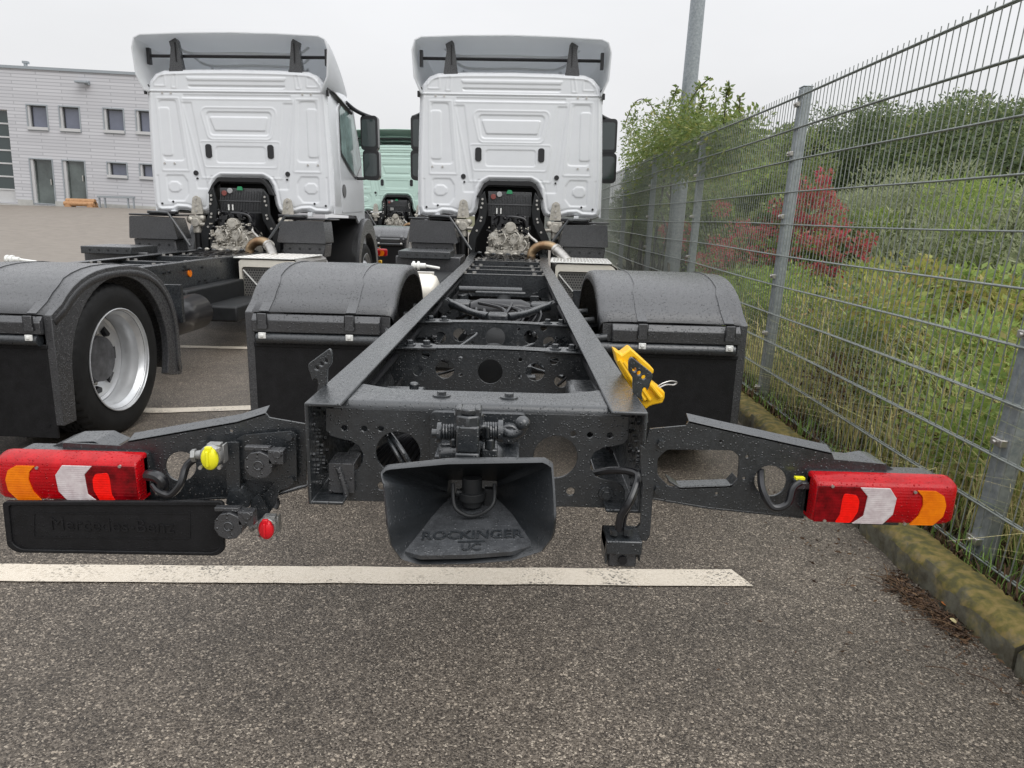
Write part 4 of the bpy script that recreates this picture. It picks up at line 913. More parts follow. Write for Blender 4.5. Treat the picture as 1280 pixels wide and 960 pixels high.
MB().tube([(-.06,7.3,1.28),(.0,7.2,1.295),(.14,7.2,1.285),(.20,7.2,1.25),(.22,7.2,1.15)],.022,12).build('breather_pipe',M['gloss'],T)
MB().tube([(.22,7.2,1.14),(.25,7.15,1.08),(.33,7.1,1.02),(.36,7.05,.98)],.018,12).build('coolant_pipe',M['steel'],T)
for i in range(9):
    x=-.34+.085*i; MB().sphere((x,6.98,.865+rr_.uniform(-.01,.01)),.03,8,6,(1,.7,.6)).build('fitting',M['alu'] if i%2 else M['frame'],T)
dk=MB()
for i in range(22):
    x=rr_.uniform(-.36,.36); dk.tube([(x,rr_.uniform(6.0,6.9),.80),(x+rr_.uniform(-.1,.1),6.6,.83),(x+rr_.uniform(-.1,.1),7.0,.85)],rr_.choice([.006,.010,.014]),6)
dk.build('hose_bundle',M['gloss'],T)
# --- cab: pressed rear wall as one real relief
CY=7.55
def cp(px,py): return ((px-638)*.00309,1.30+(862-py)*.0030)
halfp=[(0,1.735),(.26,1.735),(.325,1.70),(.365,1.63),(.385,1.50),(.40,1.40),(.43,1.325),(.48,1.295),(.56,1.29),(.66,1.30),(.74,1.325),(.84,1.33),(.90,1.30),(1.06,1.295),(1.12,1.315),(1.15,1.40),(1.145,1.85),(1.115,2.6),(1.105,2.74),(1.07,2.85),(.99,2.935),(.89,2.975),(.5,2.99),(0,2.995)]
OUT=halfp+[(-a,b) for a,b in reversed(halfp[1:-1])]
def sdf(P,poly):
    poly=np.array(poly); d=np.full(len(P),1e9); s_=np.ones(len(P)); n=len(poly)
    for i in range(n):
        a=poly[i];b=poly[i-1]; e_=b-a; w_=P-a; t=np.clip((w_@e_)/(e_@e_),0,1); bb=w_-t[:,None]*e_; d=np.minimum(d,(bb**2).sum(1))
        c1=P[:,1]>=a[1];c2=P[:,1]<b[1];c3=e_[0]*w_[:,1]>e_[1]*w_[:,0]
        al=(c1&c2&c3)|(~c1&~c2&~c3); s_=np.where(al,-s_,s_)
    return s_*np.sqrt(d)
def sstep(x,w_): t=np.clip(.5+x/(2*w_),0,1); return t*t*(3-2*t)
hx=.0075; gx_=np.arange(-1.155,1.1551,hx); gz_=np.arange(1.285,3.005,hx)
GX,GZ=np.meshgrid(gx_,gz_); Pg=np.stack([GX.ravel(),GZ.ravel()],1)
so_=sdf(Pg,OUT)
# snap grid vertices near the outline onto it
eps=1e-3; gr_=np.stack([(sdf(Pg+[eps,0],OUT)-so_)/eps,(sdf(Pg+[0,eps],OUT)-so_)/eps],1)
near=np.abs(so_)<hx*.75; Ps=Pg.copy(); Ps[near]-=gr_[near]*so_[near][:,None]
so2=np.where(near,0,so_)
Hh=np.zeros(len(Pg)); HK=.8
def feat(poly,h,r=.0,w_=.012,kind='step',mirror=False,px=True):
    global Hh
    q=[cp(*p) for p in poly] if px else poly
    for sgn in ((1,-1) if mirror else (1,)):
        qq=[(a*sgn,b) for a,b in q]; d=sdf(Ps,qq)-r
        if kind=='step': Hh=Hh+HK*h*sstep(-d,w_)
        else: Hh=Hh+HK*h*np.exp(-(d/w_)**2)
# outward = toward -y ; h>0 raised toward the viewer
feat([(525,475),(757,475),(745,535),(535,535)],-.012,.045,.010)
feat([(530,485),(750,485),(740,527),(545,527)],.012,.018,.008)
feat([(512,465),(770,465),(750,545),(530,545)],.006,.065,.010,'ridge')
feat([(550,607),(728,607),(728,648),(550,648)],-.008,.035,.008)
feat([(485,585),(790,585),(775,668),(498,668)],.005,.03,.008,'ridge')
feat([(335,430),(380,430),(395,640),(335,640)],-.010,.04,.010,mirror=True)
feat([(330,455),(352,455),(352,625),(330,625)],.010,.03,.009,mirror=True)
feat([(318,412),(400,412),(420,690),(318,690)],.006,.01,.012,'ridge',mirror=True)
feat([(335,722),(392,722),(404,740),(404,785),(388,806),(335,806)],-.010,.03,.012,mirror=True)
feat([(345,742),(368,742),(380,752),(380,766),(368,776),(345,776),(336,766),(336,752)],.010,.012,.010,mirror=True)
feat([(420,430),(450,430),(490,760),(455,760)],-.009,.014,.012,mirror=True)
feat([(415,412),(860,412),(800,720),(475,720)],.005,.004,.012,'ridge')
feat([(425,398),(850,398),(850,404),(425,404)],-.010,.01,.010)
feat([(445,330),(835,330),(830,338),(450,338)],.011,.008,.010)
feat([(450,362),(830,362),(825,366),(455,366)],-.014,.008,.010)
feat([(315,325),(352,325),(352,358),(315,358)],.007,.012,.010,'ridge',mirror=True)
feat([(392,318),(400,318),(396,366),(384,366)],.007,.008,.010,'ridge',mirror=True)
feat([(270,380),(1010,380),(1010,383),(270,383)],.012,.002,.008); feat([(270,388),(1010,388),(1010,390),(270,390)],-.008,.001,.008)
feat([(405,830),(515,830),(515,850),(405,850)],.0,.0,.01)
# rolled outer flange
Hh+=-.030*np.exp(-(np.clip(-so2,0,9)/.018)**2)
Hh+=.007*np.exp(-((so2+.045)/.010)**2)
Hh+=-.006*np.exp(-((so2+.075)/.010)**2)*(Ps[:,1]<1.75)
nX,nZ=len(gx_),len(gz_)
ii=np.arange(nX*nZ).reshape(nZ,nX); Q=np.stack([ii[:-1,:-1].ravel(),ii[:-1,1:].ravel(),ii[1:,1:].ravel(),ii[1:,:-1].ravel()],1)
ok=(so2[Q]<=1e-6).all(1); Q=Q[ok]; us=np.unique(Q); mp_=np.full(nX*nZ,-1); mp_[us]=np.arange(len(us)); Q=mp_[Q]
CZ0=1.3
V=np.stack([Ps[us,0],-Hh[us],Ps[us,1]-CZ0],1)
cabw=npmesh('rear_wall',V,None,Q[:, [0,1,2,3]],M['cabw']); cabw.data.polygons.foreach_set('use_smooth',[True]*len(Q))
cab=empty('cab',(0,CY,CZ0)); cab.parent=T; cab.rotation_euler=(0,-.012,0)
cabw.parent=cab
CM_=[cabw]
def cpart(mb,nm,m,**k):
    o=mb.build(nm,m,cab,**k); return o
# body sides and roof: the outer outline carried forward
ol=[(1.12,1.315),(1.15,1.40),(1.145,1.85),(1.115,2.6),(1.105,2.74),(1.07,2.85),(.99,2.935),(.89,2.975),(.5,2.99),(0,2.995)]
ol=ol+[(-a,b) for a,b in reversed(ol[:-1])]
def loft(sts,m,nm,closed=False):
    v=[];f=[];n=len(ol)
    for y,kx,kz,dz in sts: v+=[(a*kx,y,(b-1.3)*kz+dz) for a,b in ol]
    for i in range(len(sts)-1):
        for j in range(n-1): f.append((i*n+j,i*n+j+1,(i+1)*n+j+1,(i+1)*n+j))
    f.append(tuple(range((len(sts)-1)*n,len(sts)*n))); return cpart(MB().add(v,f),nm,m,smooth=45,solid=.004)
CM_.append(loft([(.028,1,1,0),(.05,1.003,1.002,0),(.30,1.004,1.003,0),(1.15,1.0,1.0,0),(1.45,.985,.985,0),(1.62,.95,.93,0),(1.70,.90,.80,0)],M['cabw'],'cab_shell'))
for s in(-1,1):
    # lower door panel reaching down in front of the wheel arch, and door skin
    CM_.append(cpart(MB().prism([(.03,.0),(.03,.55),(1.6,.55),(1.66,-.55),(1.55,-.60),(1.42,-.25),(1.1,-.02)],.03,lambda a,b,t:(s*(1.15-t+.006*(b<.3)),a,b)),'side_panel',M['cabw'],bevel=.006))
    dn=MB().prism(rnd([(.34,.02),(.34,1.30),(.50,1.42),(1.20,1.40),(1.50,.75),(1.53,.05)],.05),.02,lambda a,b,t:(s*(1.163-.016*max(0,b-.55)/.9*1.6-t),a,b))
    CM_.append(cpart(dn,'door',M['cabw'],bevel=.006)); dr=CM_[-1]
    MB().prism(rnd([(.42,.78),(.44,1.30),(.55,1.37),(1.14,1.35),(1.44,.70),(1.10,.52),(.8,.62)],.03),.004,lambda a,b,t:(s*(1.170-.016*max(0,b-.55)/.9*1.6-t),a,b)).build('side_window',M['sideglass'],cab)
    MB().prism(rnd([(.39,.74),(.41,1.33),(.54,1.41),(1.17,1.39),(1.48,.70),(1.12,.48),(.78,.58)],.03),.003,lambda a,b,t:(s*(1.1675-.016*max(0,b-.55)/.9*1.6-t),a,b)).build('window_seal',M['gloss'],cab)
    MB().cyl((s*1.156,.47,.30),(s*1.168,.47,.30),.085,20).build('handle_recess',M['gloss'],cab)
    # mirrors
    mi=MB()
    x0,x1=(1.23,1.47) if s>0 else (1.17,1.40)
    mi.tube([(s*1.10,.95,1.47),(s*1.18,1.05,1.40),(s*1.26,1.2,1.36),(s*1.38,1.26,1.32)],.028,10).tube([(s*1.12,1.2,.50),(s*1.25,1.22,.50),(s*1.35,1.25,.52)],.022,10)
    arm_=cpart(mi,'mirror_arm',M['gloss'])
    hd_=cpart(MB().prism(rrect(x0,.88,x1,1.34,.05),.13,lambda a,b,t:(s*a,1.20+t,b)).prism(rrect(x0+.02,.48,x1+.01,.89,.06),.13,lambda a,b,t:(s*a,1.20+t,b)),'wing_mirror',M['gloss'],bevel=.02)
    MB().prism(rrect(x0+.02,.93,x1-.03,1.29,.03),.004,lambda a,b,t:(s*a,1.193+t,b)).prism(rrect(x0+.04,.53,x1-.02,.84,.04),.004,lambda a,b,t:(s*a,1.193+t,b)).build('mirror_glass',M['glass'],cab)
    MB().tube([(s*1.10,.02,1.50),(s*1.125,.25,1.47),(s*1.14,.6,1.40),(s*1.17,.95,1.33)],[.02,.03,.035,.02],8).build('rain_gutter',M['gloss'],cab)
    MB().box((min(s*1.11,s*1.14),-.015,1.40),(max(s*1.11,s*1.14),.02,1.47)).build('roof_clip',M['gloss'],cab,bevel=.005)
def cl(px,py): a,b=cp(px,py); return a,b-CZ0
for px,py,w_,h_ in ((510,614,.078,.165),(762,614,.078,.165)):
    a,b=cl(px,py); MB().prism(rrect(a-w_/2,b-h_/2,a+w_/2,b+h_/2,.03),.014,lambda p,q,t:(p,-.012+t,q)).build('vent_plug',M['gloss'],cab,bevel=.004)
for s in(-1,1):
    for dx,py,r in ((188,702,.030),(184,724,.012),(292,820,.013),(338,828,.013)): 
        a,b=cl(638+s*dx,py); MB().cyl((a,.01,b),(a,-.008,b),r,16).build('rubber_plug',M['gloss'],cab)
for s in(-1,1):
    for dx,py in ((297,390),(263,390),(313,665),(272,665)):
        a,b=cl(638+s*dx,py); MB().cyl((a,.01,b),(a,-.010,b),.012,10).build('bolt',M['steel'],cab)
for px in (555,634,716):
    a,b=cl(px,722); MB().sphere((a,-.01,b),.018,10,6).build('rubber_stop',M['gloss'],cab)
for px in (345,910):
    a,b=cl(px,862); MB().box((a-.03,-.02,b-.03),(a+.03,.03,b+.02)).build('cab_mount_lug',M['cabw'],cab,bevel=.006); CM_.append([o for o in cab.children if o.name.startswith('cab_mount_lug')][-1])
# roof deflector: a curved open shell rising to the rear
rim2=[(-1.13,1.50),(-1.215,1.68),(-1.235,1.98),(-1.20,2.09),(-1.12,2.125),(-.6,2.145),(0,2.155),(.6,2.145),(1.12,2.125),(1.20,2.09),(1.235,1.98),(1.215,1.68),(1.13,1.50)]
frt=[(-.98,1.60),(-.985,1.62),(-.99,1.66),(-.97,1.69),(-.9,1.70),(-.5,1.715),(0,1.72),(.5,1.715),(.9,1.70),(.97,1.69),(.99,1.66),(.985,1.62),(.98,1.60)]
v=[];f=[];n=len(rim2); K=9
for i in range(K):
    t=i/(K-1); e_=t**1.6
    for (a,b),(c_,d_) in zip(rim2,frt):
        y=-.12+1.55*t; b-=.055; bz=b+(d_-b)*e_
        a*=.955; v.append((a+(c_-a)*t**1.3,y,bz-.02+ (.012*math.sin(t*9) if .1<t<.9 and abs(a)<1 else 0)))
for i in range(K-1):
    for j in range(n-1): f.append((i*n+j,i*n+j+1,(i+1)*n+j+1,(i+1)*n+j))
sp=cpart(MB().add(v,f),'roof_deflector',M['defl'],smooth=50,solid=.018,bevel=.003); CM_.append(sp)
# pressed ribs on its inside
rb=MB()
for k,(zz,yy,wd_) in enumerate(((1.93,.30,1.7),(1.84,.58,1.5),(1.76,.85,1.3))): rb.tube([(-wd_/2,yy,zz+.10),(-wd_/2+.2,yy,zz),(0,yy,zz+.005),(wd_/2-.2,yy,zz),(wd_/2,yy,zz+.10)],.016,8)
CM_.append(cpart(rb,'inner_rib',M['defl']))
MB().prism(rnd([(-.42,1.69),(-.36,1.735),(.36,1.735),(.42,1.69)],.03),.5,lambda a,b,t:(a,.35+t,b)).build('roof_hatch',M['white'],cab,bevel=.01)
for s in(-1,1):
    b=MB().prism([(s*.65,1.66),(s*.665,1.78),(s*.695,2.02),(s*.72,2.05),(s*.80,2.01),(s*.785,1.94),(s*.81,1.78),(s*.83,1.66)],.07,XZ(.04)).box((min(s*.65,s*.82),.02,1.66),(max(s*.65,s*.82),.16,1.70))
    bb=b.build('deflector_bracket',M['plastic'],cab,bevel=.006)
    MB().box((min(s*.722,s*.732),.03,1.78),(max(s*.722,s*.732),.045,2.0)).build('bracket_slot',M['black'],cab)
MB().cyl((-1.10,.12,1.86),(1.10,.12,1.86),.019,10).box((-1.12,.09,1.76),(-1.08,.15,1.95)).box((1.08,.09,1.76),(1.12,.15,1.95)).build('deflector_bar',M['gloss'],cab,bevel=.004)
# --- lettering


# ------------------------------------------------------------------ the three trucks
def kids(o): return list(o.children)
def copy_tree(o,parent=None,sub=None):
    c=o.copy(); COL.objects.link(c); c.parent=parent; c.matrix_parent_inverse=o.matrix_parent_inverse.copy()
    if sub and o.type=='MESH' and o.data.materials and o.data.materials[0]==sub[0]:
        c.material_slots[0].link='OBJECT'; c.material_slots[0].material=sub[1]
    for k in kids(o): copy_tree(k,c,sub)
    return c
bpy.context.view_layer.update()
T1=copy_tree(T); T3=copy_tree(T,None,(M['cabw'],M['cabg']))
for o in T3.children_recursive:
    if o.type=='MESH' and o.data.materials and o.data.materials[0]==M['defl']: o.material_slots[0].link='OBJECT'; o.material_slots[0].material=M['cabg']
T.location=(TX,TY,0); tag(T,'bare white cab truck chassis in the centre foreground with the funnel coupling at its rear','truck','bare truck chassis parked in rows')
T1.location=(-3.635,1.69,-.047); T1.rotation_euler=(0,0,-.0255); tag(T1,'white cab truck chassis parked on the left beside the building, silver rear wheel in view','truck','bare truck chassis parked in rows')
T3.location=(-3.40,12.0,.05); T3.rotation_euler=(0,0,-.03); tag(T3,'mint green cab truck chassis parked in the row behind, seen between the two white cabs','truck','bare truck chassis parked in rows')
# --- wheel chock hung beside the right rail
def chock(name,label,world_poly,Yc,grp='yellow wheel chocks'):
    e_=empty(name); tag(e_,label,'wheel chock',grp); return e_
pts=[(768,438),(773,440),(777.5,444),(788.5,435.5),(817.5,462),(817,466),(812,471),(813,476),(831,490),(831,497),(828,504),(818,506),(812,508),(807,512),(803,507),(790,489),(772,455)]
W=[UY(u,v,2.02) for u,v in pts]
ck=MB().prism([(a,c) for a,_,c in W],.07,lambda a,b,t:(a,2.02+t,b),[[(UY(u,v,2.02)[0],UY(u,v,2.02)[2]) for u,v in((785,452),(788,447),(793,447),(800,455),(797,470),(790,459))]])
r=tag(empty('wheel_chock',(W[0][0],2.02,W[0][2])),'yellow plastic wheel chock hung outside the right frame rail of the centre chassis','wheel chock')
o=ck.build('chock_body',M['chock'],None,bevel=.006,smooth=40); o.parent=r; o.matrix_parent_inverse=Matrix.Translation(r.location).inverted()
rg=MB()
for a,b in (((774,450),(806,500)),((779,452),(812,500)),((812,480),(826,497))): rg.tube([UY(*a,2.015),UY(*b,2.015)],.007,8,1)
o=rg.build('grip_ridge',M['chock'],None); o.parent=r; o.matrix_parent_inverse=Matrix.Translation(r.location).inverted()
o=MB().tube([UY(818,487,2.03),UY(827,480,2.03),UY(838,476.5,2.04),UY(846,478,2.05),UY(842,481,2.05),UY(832,481,2.04),UY(822,486,2.03)],.0022,6).build('wire_loop',M['steel'],None); o.parent=r; o.matrix_parent_inverse=Matrix.Translation(r.location).inverted()
# chock at the rear of the mint chassis
bpy.context.view_layer.update()
r3=tag(empty('wheel_chock',(-2.50,12.25,.40)),'small yellow and black wheel chock under the tail lamp of the mint green chassis','wheel chock')
MB().prism(rnd([(-.14,-.28),(-.02,-.28),(.05,-.10),(.22,.02),(.22,.12),(-.02,.06),(-.10,-.06)],.03),.10,lambda a,b,t:(a,t,b)).build('chock_body',M['chock'],r3,bevel=.01)
for i in range(3): MB().box((-.12+.05*i,-.006,-.22+.09*i),(-.04+.05*i,0.0,-.19+.09*i)).build('stripe',M['black'],r3)
# ------------------------------------------------------------------ building
BY=40.0
bd=tag(empty('workshop_building',(-28.3,BY,1.16)),'pale grey two-storey workshop with small square windows and a glazed rolling door','building')
bd.rotation_euler=(0,.0255,0)
def bu(u,v):      # photo pixel on the facade -> building coordinates
    x,y,z=UY(u,v,BY); d=Vector((x+28.3,0,z-1.16)); c_,s_=math.cos(.0255),math.sin(.0255)
    return (d.x*c_-d.z*s_, d.x*s_+d.z*c_)
def brect(u0,v0,u1,v1,vm=None):
    a=bu((u0+u1)/2-(u1-u0)/2,(v0+v1)/2)[0]; b=bu((u0+u1)/2+(u1-u0)/2,(v0+v1)/2)[0]
    return (a,bu((u0+u1)/2,v1)[1],b,bu((u0+u1)/2,v0)[1])
m=mat('grey_facade_cladding',(.50,.50,.515),.75,bump=.2,bscale=8); t=m.node_tree; n=t.nodes.new; l=t.links.new; b_=t.nodes['Principled BSDF']
c_=n('ShaderNodeTexCoord'); br=n('ShaderNodeTexBrick'); mpg=n('ShaderNodeMapping'); mpg.inputs['Rotation'].default_value=(math.radians(90),0,0)
l(c_.outputs['Object'],mpg.inputs[0]); l(mpg.outputs[0],br.inputs[0]); br.inputs['Scale'].default_value=1; br.inputs['Brick Width'].default_value=2.6; br.inputs['Row Height'].default_value=.17; br.inputs['Mortar Size'].default_value=.022
br.inputs['Color1'].default_value=(.48,.48,.50,1); br.inputs['Color2'].default_value=(.545,.545,.565,1); br.inputs['Mortar'].default_value=(.36,.36,.38,1); l(br.outputs[0],b_.inputs['Base Color']); M['wall']=m
Wt=7.05
wins=[(35,132,59,162),(75.5,134,99.5,164),(130.5,136.5,154.5,166),(171,139,195,168),(212,141,236,170),(252,144,276,172)]
lows=[(135,204,158.5,222),(175.5,206,199,224)]
doors=[(40,199.5,67,254),(80.5,201.5,107,249.5)]
holes=[]
for q in wins+lows+doors:
    x0,z0,x1,z1=brect(*q); holes.append([(x0,z0),(x1,z0),(x1,z1),(x0,z1)])
gx0=-14.0; gx1=bu(15,200)[0]; gz1=bu(5,137)[1]
holes.append([(gx0,.16),(gx1,.16),(gx1,gz1),(gx0,gz1)])
wl=MB().prism([(-32,.10),(15.5,.10),(15.5,Wt),(-32,Wt)],.35,lambda a,b,t:(a,t,b),holes).box((-32,.35,.1),(-31.65,14,Wt)).box((15.15,.35,.1),(15.5,14,Wt)).build('facade_wall',M['wall'],bd,smooth=0)
MB().box((-32.1,-.08,Wt),(15.6,14.2,Wt+.14)).box((-32,.1,Wt-.3),(15.5,14,Wt)).build('flat_roof',M['galv'],bd)
MB().box((-32,-.06,-.6),(gx0-.05,.36,.34)).box((gx1+.12,-.06,-.6),(doors and brect(*doors[0])[0]-.02,.36,.36)).box((brect(*doors[0])[2]+.02,-.06,-.6),(brect(*doors[1])[0]-.02,.36,.36)).box((brect(*doors[1])[2]+.02,-.06,-.6),(15.5,.36,.36)).box((gx1-30,-.05,-.6),(15.5,.3,.09)).build('plinth',M['plinth'],bd)
MB().box((-31,3,0),(15,13.8,.05)).box((-31,3,.05),(15,3.2,6.9)).build('interior',M['gdoor'],bd)
def win(q,nm='window',dr=False):
    x0,z0,x1,z1=brect(*q); w_=x1-x0; h_=z1-z0
    fr=MB().prism([(x0-.06,z0-.06),(x1+.06,z0-.06),(x1+.06,z1+.06),(x0-.06,z1+.06)],.04,lambda a,b,t:(a,-.03+t,b),[[(x0,z0),(x1,z0),(x1,z1),(x0,z1)]])
    o=fr.build(nm,M['galv'],bd)
    k=.10*w_ if not dr else .12*w_
    MB().box((x0,.02,z0),(x0+k,.30,z1)).build('reveal',M['gdoor'],o)
    f2=MB().prism([(x0+k,z0),(x1,z0),(x1,z1),(x0+k,z1)],.08,lambda a,b,t:(a,.14+t,b),[[(x0+k+.07,z0+.07),(x1-.07,z0+.07),(x1-.07,z1-.07),(x0+k+.07,z1-.07)]])
    f2.build('window_frame' if not dr else 'door_frame',M['frame'] if not dr else M['dglass'],o)
    MB().box((x0+k+.05,.18,z0+.05),(x1-.05,.19,z1-.05)).build('pane',M['wglass'] if not dr else M['dglass'],o)
    if not dr: MB().box((x0-.03,-.10,z0-.02),(x1+.03,.16,z0+.13)).build('sill',M['gdoor'],o)
    else: MB().box((x1-.22,.08,z0+1.0),(x1-.17,.14,z0+1.3)).build('handle',M['steel'],o)
for q in wins+lows: win(q)
for q in doors: win(q,'door',True)
gd=MB()
for i in range(8):
    for x in np.arange(gx0,gx1-.1,3.4): pass
nrow=7; hgt=(gz1-.16)/nrow
gd.box((gx0,.22,.16),(gx1,.26,.16+hgt))
for i in range(nrow+1): gd.box((gx0,.18,.12+hgt*i),(gx1,.27,.20+hgt*i))
x=gx1
while x>gx0: gd.box((x-.05,.18,.16),(x+.05,.27,gz1)) ; x-=1.35
g=gd.build('rolling_door',M['gdoor'],bd)
MB().box((gx0,.23,.16+hgt),(gx1,.24,gz1)).build('pane',M['glass'],g)
ltb=MB()
for i in range(9):
    for j in range(3): ltb.box((gx1-1.2-1.35*i,1.5+.4*j,4.6-1.1*j),(gx1-.5-1.35*i,1.52+.4*j,4.68-1.1*j))
ltb.build('interior_fittings',M['white'],bd)
q=bu(107,104); MB().box((q[0]-.35,-.45,q[1]-.05),(q[0]+.25,-.1,q[1]+.05)).box((q[0]+.05,-.2,q[1]-.10),(q[0]+.25,0,q[1]+.10)).build('wall_floodlight',M['galv'],bd,bevel=.02)
q=bu(29,82); MB().cyl((q[0],.2,Wt+.1),(q[0],.2,Wt+.35),.09,10).box((q[0]-.12,.1,Wt+.3),(q[0]+.14,.32,Wt+.42)).build('roof_camera',M['galv'],bd)
# planter and rack in front of it
x0,y0_,z0_=UY(100,257,39.2)
pt=tag(empty('wooden_trough',(x0,39.2,z0_-.25)),'rustic wooden flower trough standing before the second glass door','planter')
for i in range(3): MB().cyl((-.78+random.uniform(-.05,.05),.1*i,.34+.15*(i%2)),(.78,.1*i,.34+.15*(i%2)),.13,10).build('log',M['wood'],pt)
for s in(-1,1): MB().cyl((s*.6,-.15,.14),(s*.6,.4,.14),.17,12).build('log_foot',M['wood'],pt)
x0,y0_,z0_=UY(146,254,39.3)
bk_=tag(empty('bicycle_rack',(x0,39.3,z0_-.35)),'low grey metal rack standing against the plinth beside the wooden trough','rack')
MB().box((-.98,-.1,.62),(.98,.1,.72)).build('top_rail',M['galv'],bk_)
for x in (-.92,-.62,.62,.92): MB().box((x-.03,-.05,.0),(x+.03,.05,.62)).build('leg',M['galv'],bk_)
# distant van between first cab and mint cab
vn=tag(empty('parked_van',(-5.95,26.5,0)),'white and blue van parked far back between the left cab and the mint green cab','van')
MB().prism(rnd([(-1.0,.4),(1.05,.4),(1.05,2.1),(.9,2.5),(-.9,2.5),(-1.0,2.1)],.12),4.8,lambda a,b,t:(a,t,b)).build('van_body',M['cabw'],vn,bevel=.04)
MB().box((-.95,-.02,1.45),(1.0,-.004,1.95)).build('blue_stripe',M['blue'],vn); MB().box((-.8,-.03,2.0),(.85,-.004,2.3)).build('rear_window',M['glass'],vn)
for s in(-1,1):
    for y in(.9,3.8): MB().cyl((s*.78+.02,y,.34),(s*.98+.02,y,.34),.34,18).build('wheel',M['tyre'],vn)
# ------------------------------------------------------------------ fence
LEAN=.08
fc=tag(empty('mesh_fence',(1.78,0,.05)),'tall galvanised double-wire mesh fence running along the mossy kerb on the right','fence')
S=Matrix.Identity(4); S[1][2]=-LEAN
def place(o,x,y,z):
    o.parent=fc; m_=Matrix.Translation((x-1.78,y,z-.05)); m_[1][2]=-LEAN; m_[1][3]=y-LEAN*(z-.05); o.matrix_parent_inverse=m_
zs=[.05+.2*i for i in range(11)]
v0=MB().cyl((0,0,.02),(0,0,2.085),.0026,6,cap=False).build('vertical_wire',M['wire'],None,smooth=80)
first=True; cnt=0; far=MB()
ys=np.arange(.6,46,.05)
for y in ys:
    if y<14.2 and cnt<280:
        o=v0 if first else v0.copy()
        if not first: COL.objects.link(o)
        place(o,1.78+random.uniform(-.0012,.0012),y,.05); first=False; cnt+=1
    else: far.cyl((0,y,.02),(0,y-0,2.085),.0035,4,cap=False)
o=far.build('vertical_wire',M['wire'],None,smooth=80); place(o,1.78,0,.05); tag(o,kind='stuff')
PY=[2.52+2.49*i for i in range(-1,18)]
for z in zs:
    hw_=MB()
    for s in(-1,1):
        y=PY[0]
        hw_.tube([(s*.0075,yy,z+.006*math.sin(yy*1.3+z*5)) for yy in np.arange(0,46,.8)],.0042,6,1)
    o=hw_.build('horizontal_wire',M['wire'],None,smooth=80); place(o,1.78,0,.05)
post=MB().box((-.03,-.04,-.3),(.03,.04,2.10)).box((-.033,-.043,2.10),(.033,.043,2.108)).build('fence_post',M['galv'],None,bevel=.006)
clampm=MB().box((-.055,-.03,-.014),(-.0,.03,.014)).cyl((-.055,0,0),(-.066,0,0),.009,8).build('clamp',M['steel'],None,bevel=.003)
fp=True;fcl=True
for i,y in enumerate(PY):
    p=post if fp else post.copy()
    if not fp: COL.objects.link(p)
    fp=False; place(p,1.825,y,.05)
    for z in (.10,.5,.9,1.3,1.7,2.0)if i<6 else():
        c_=clampm if fcl else clampm.copy()
        if not fcl: COL.objects.link(c_)
        fcl=False; c_.parent=p; c_.matrix_parent_inverse=Matrix.Translation((0,0.035 if 0 else 0,z))
# ------------------------------------------------------------------ lamp post
lp=tag(empty('lamp_post',(2.12,9.75,0)),'tall galvanised lamp post rising behind the fence among the climbing shrub','street lamp')
MB().cyl((0,0,0),(0,-.09*9,9),.108,28,.062).build('pole',M['galv'],lp)
MB().tube([(0,-.81,9),(-.3,-.82,9.15),(-.9,-.82,9.2)],.04,10).build('arm',M['galv'],lp)
MB().box((-1.5,-.98,9.14),(-.85,-.66,9.26)).build('lamp_head',M['galv'],lp,bevel=.04)
# ------------------------------------------------------------------ vegetation
def leaves(pos,dirn,size,mat_,name,parent,aspect=.5,droop=.0):
    n=len(pos); r=RNG
    d=dirn/np.maximum(np.linalg.norm(dirn,axis=1,keepdims=True),1e-6)
    a=r.normal(size=(n,3)); s=np.cross(d,a); s/=np.maximum(np.linalg.norm(s,axis=1,keepdims=True),1e-6)
    L_=size*r.uniform(.6,1.3,(n,1)); W_=L_*aspect*.5
    nn=np.cross(d,s)
    V=np.stack([pos,pos+d*L_*.45+s*W_+nn*L_*.06,pos+d*L_-nn*L_*.10,pos+d*L_*.45-s*W_+nn*L_*.06],1).reshape(-1,3)
    F=np.arange(n*4).reshape(n,4)
    return npmesh(name,V,None,F,mat_,parent)
def crown(parent,R,h0,h1,nclump,nleaf,size,mat_,name='crown',aspect=.55,up=.0,tight=.28):
    r=RNG; c=r.normal(size=(nclump,3)); c/=np.linalg.norm(c,axis=1,keepdims=True); c*=r.uniform(.45,1,(nclump,1))
    c[:,0]*=R; c[:,1]*=R; c[:,2]=h0+(h1-h0)*(.5+.5*c[:,2])
    cr=R*tight*r.uniform(.6,1.3,nclump)
    idx=r.integers(0,nclump,nleaf); o=r.normal(size=(nleaf,3)); o/=np.linalg.norm(o,axis=1,keepdims=True); rad=r.uniform(.3,1,(nleaf,1))**.6
    p=c[idx]+o*cr[idx][:,None]*rad*np.array([1,1,.75])
    ok=p[:,2]>.02
    dr=o*.8+r.normal(size=(nleaf,3))*.6+np.array([0,0,up])
    return leaves(p[ok],dr[ok],size,mat_,name,parent,aspect),c
def bush(x,y,z,R,h,nclump,nleaf,size,m,label,name='shrub',grp=None,aspect=.55,up=0,h0=.1,tight=.28,extra=None,cat='shrub'):
    e_=tag(empty(name,(x,y,z)),label,cat,grp)
    o,c=crown(e_,R,h0*h,h,nclump,nleaf,size,M[m],'foliage',aspect,up,tight)
    if extra: crown(e_,R*.98,h0*h,h,max(4,nclump//3),nleaf//4,size,M[extra],'foliage',aspect,up,tight*.8)
    st=MB()
    for k in range(min(9,nclump)):
        q=c[k]; st.tube([(q[0]*.08,q[1]*.08,-.1),(q[0]*.5,q[1]*.5,q[2]*.55),tuple(q)],[.03*R/1.2+.006,.012,.006],6,4)
    st.build('branches',M['bark'],e_,smooth=80); return e_
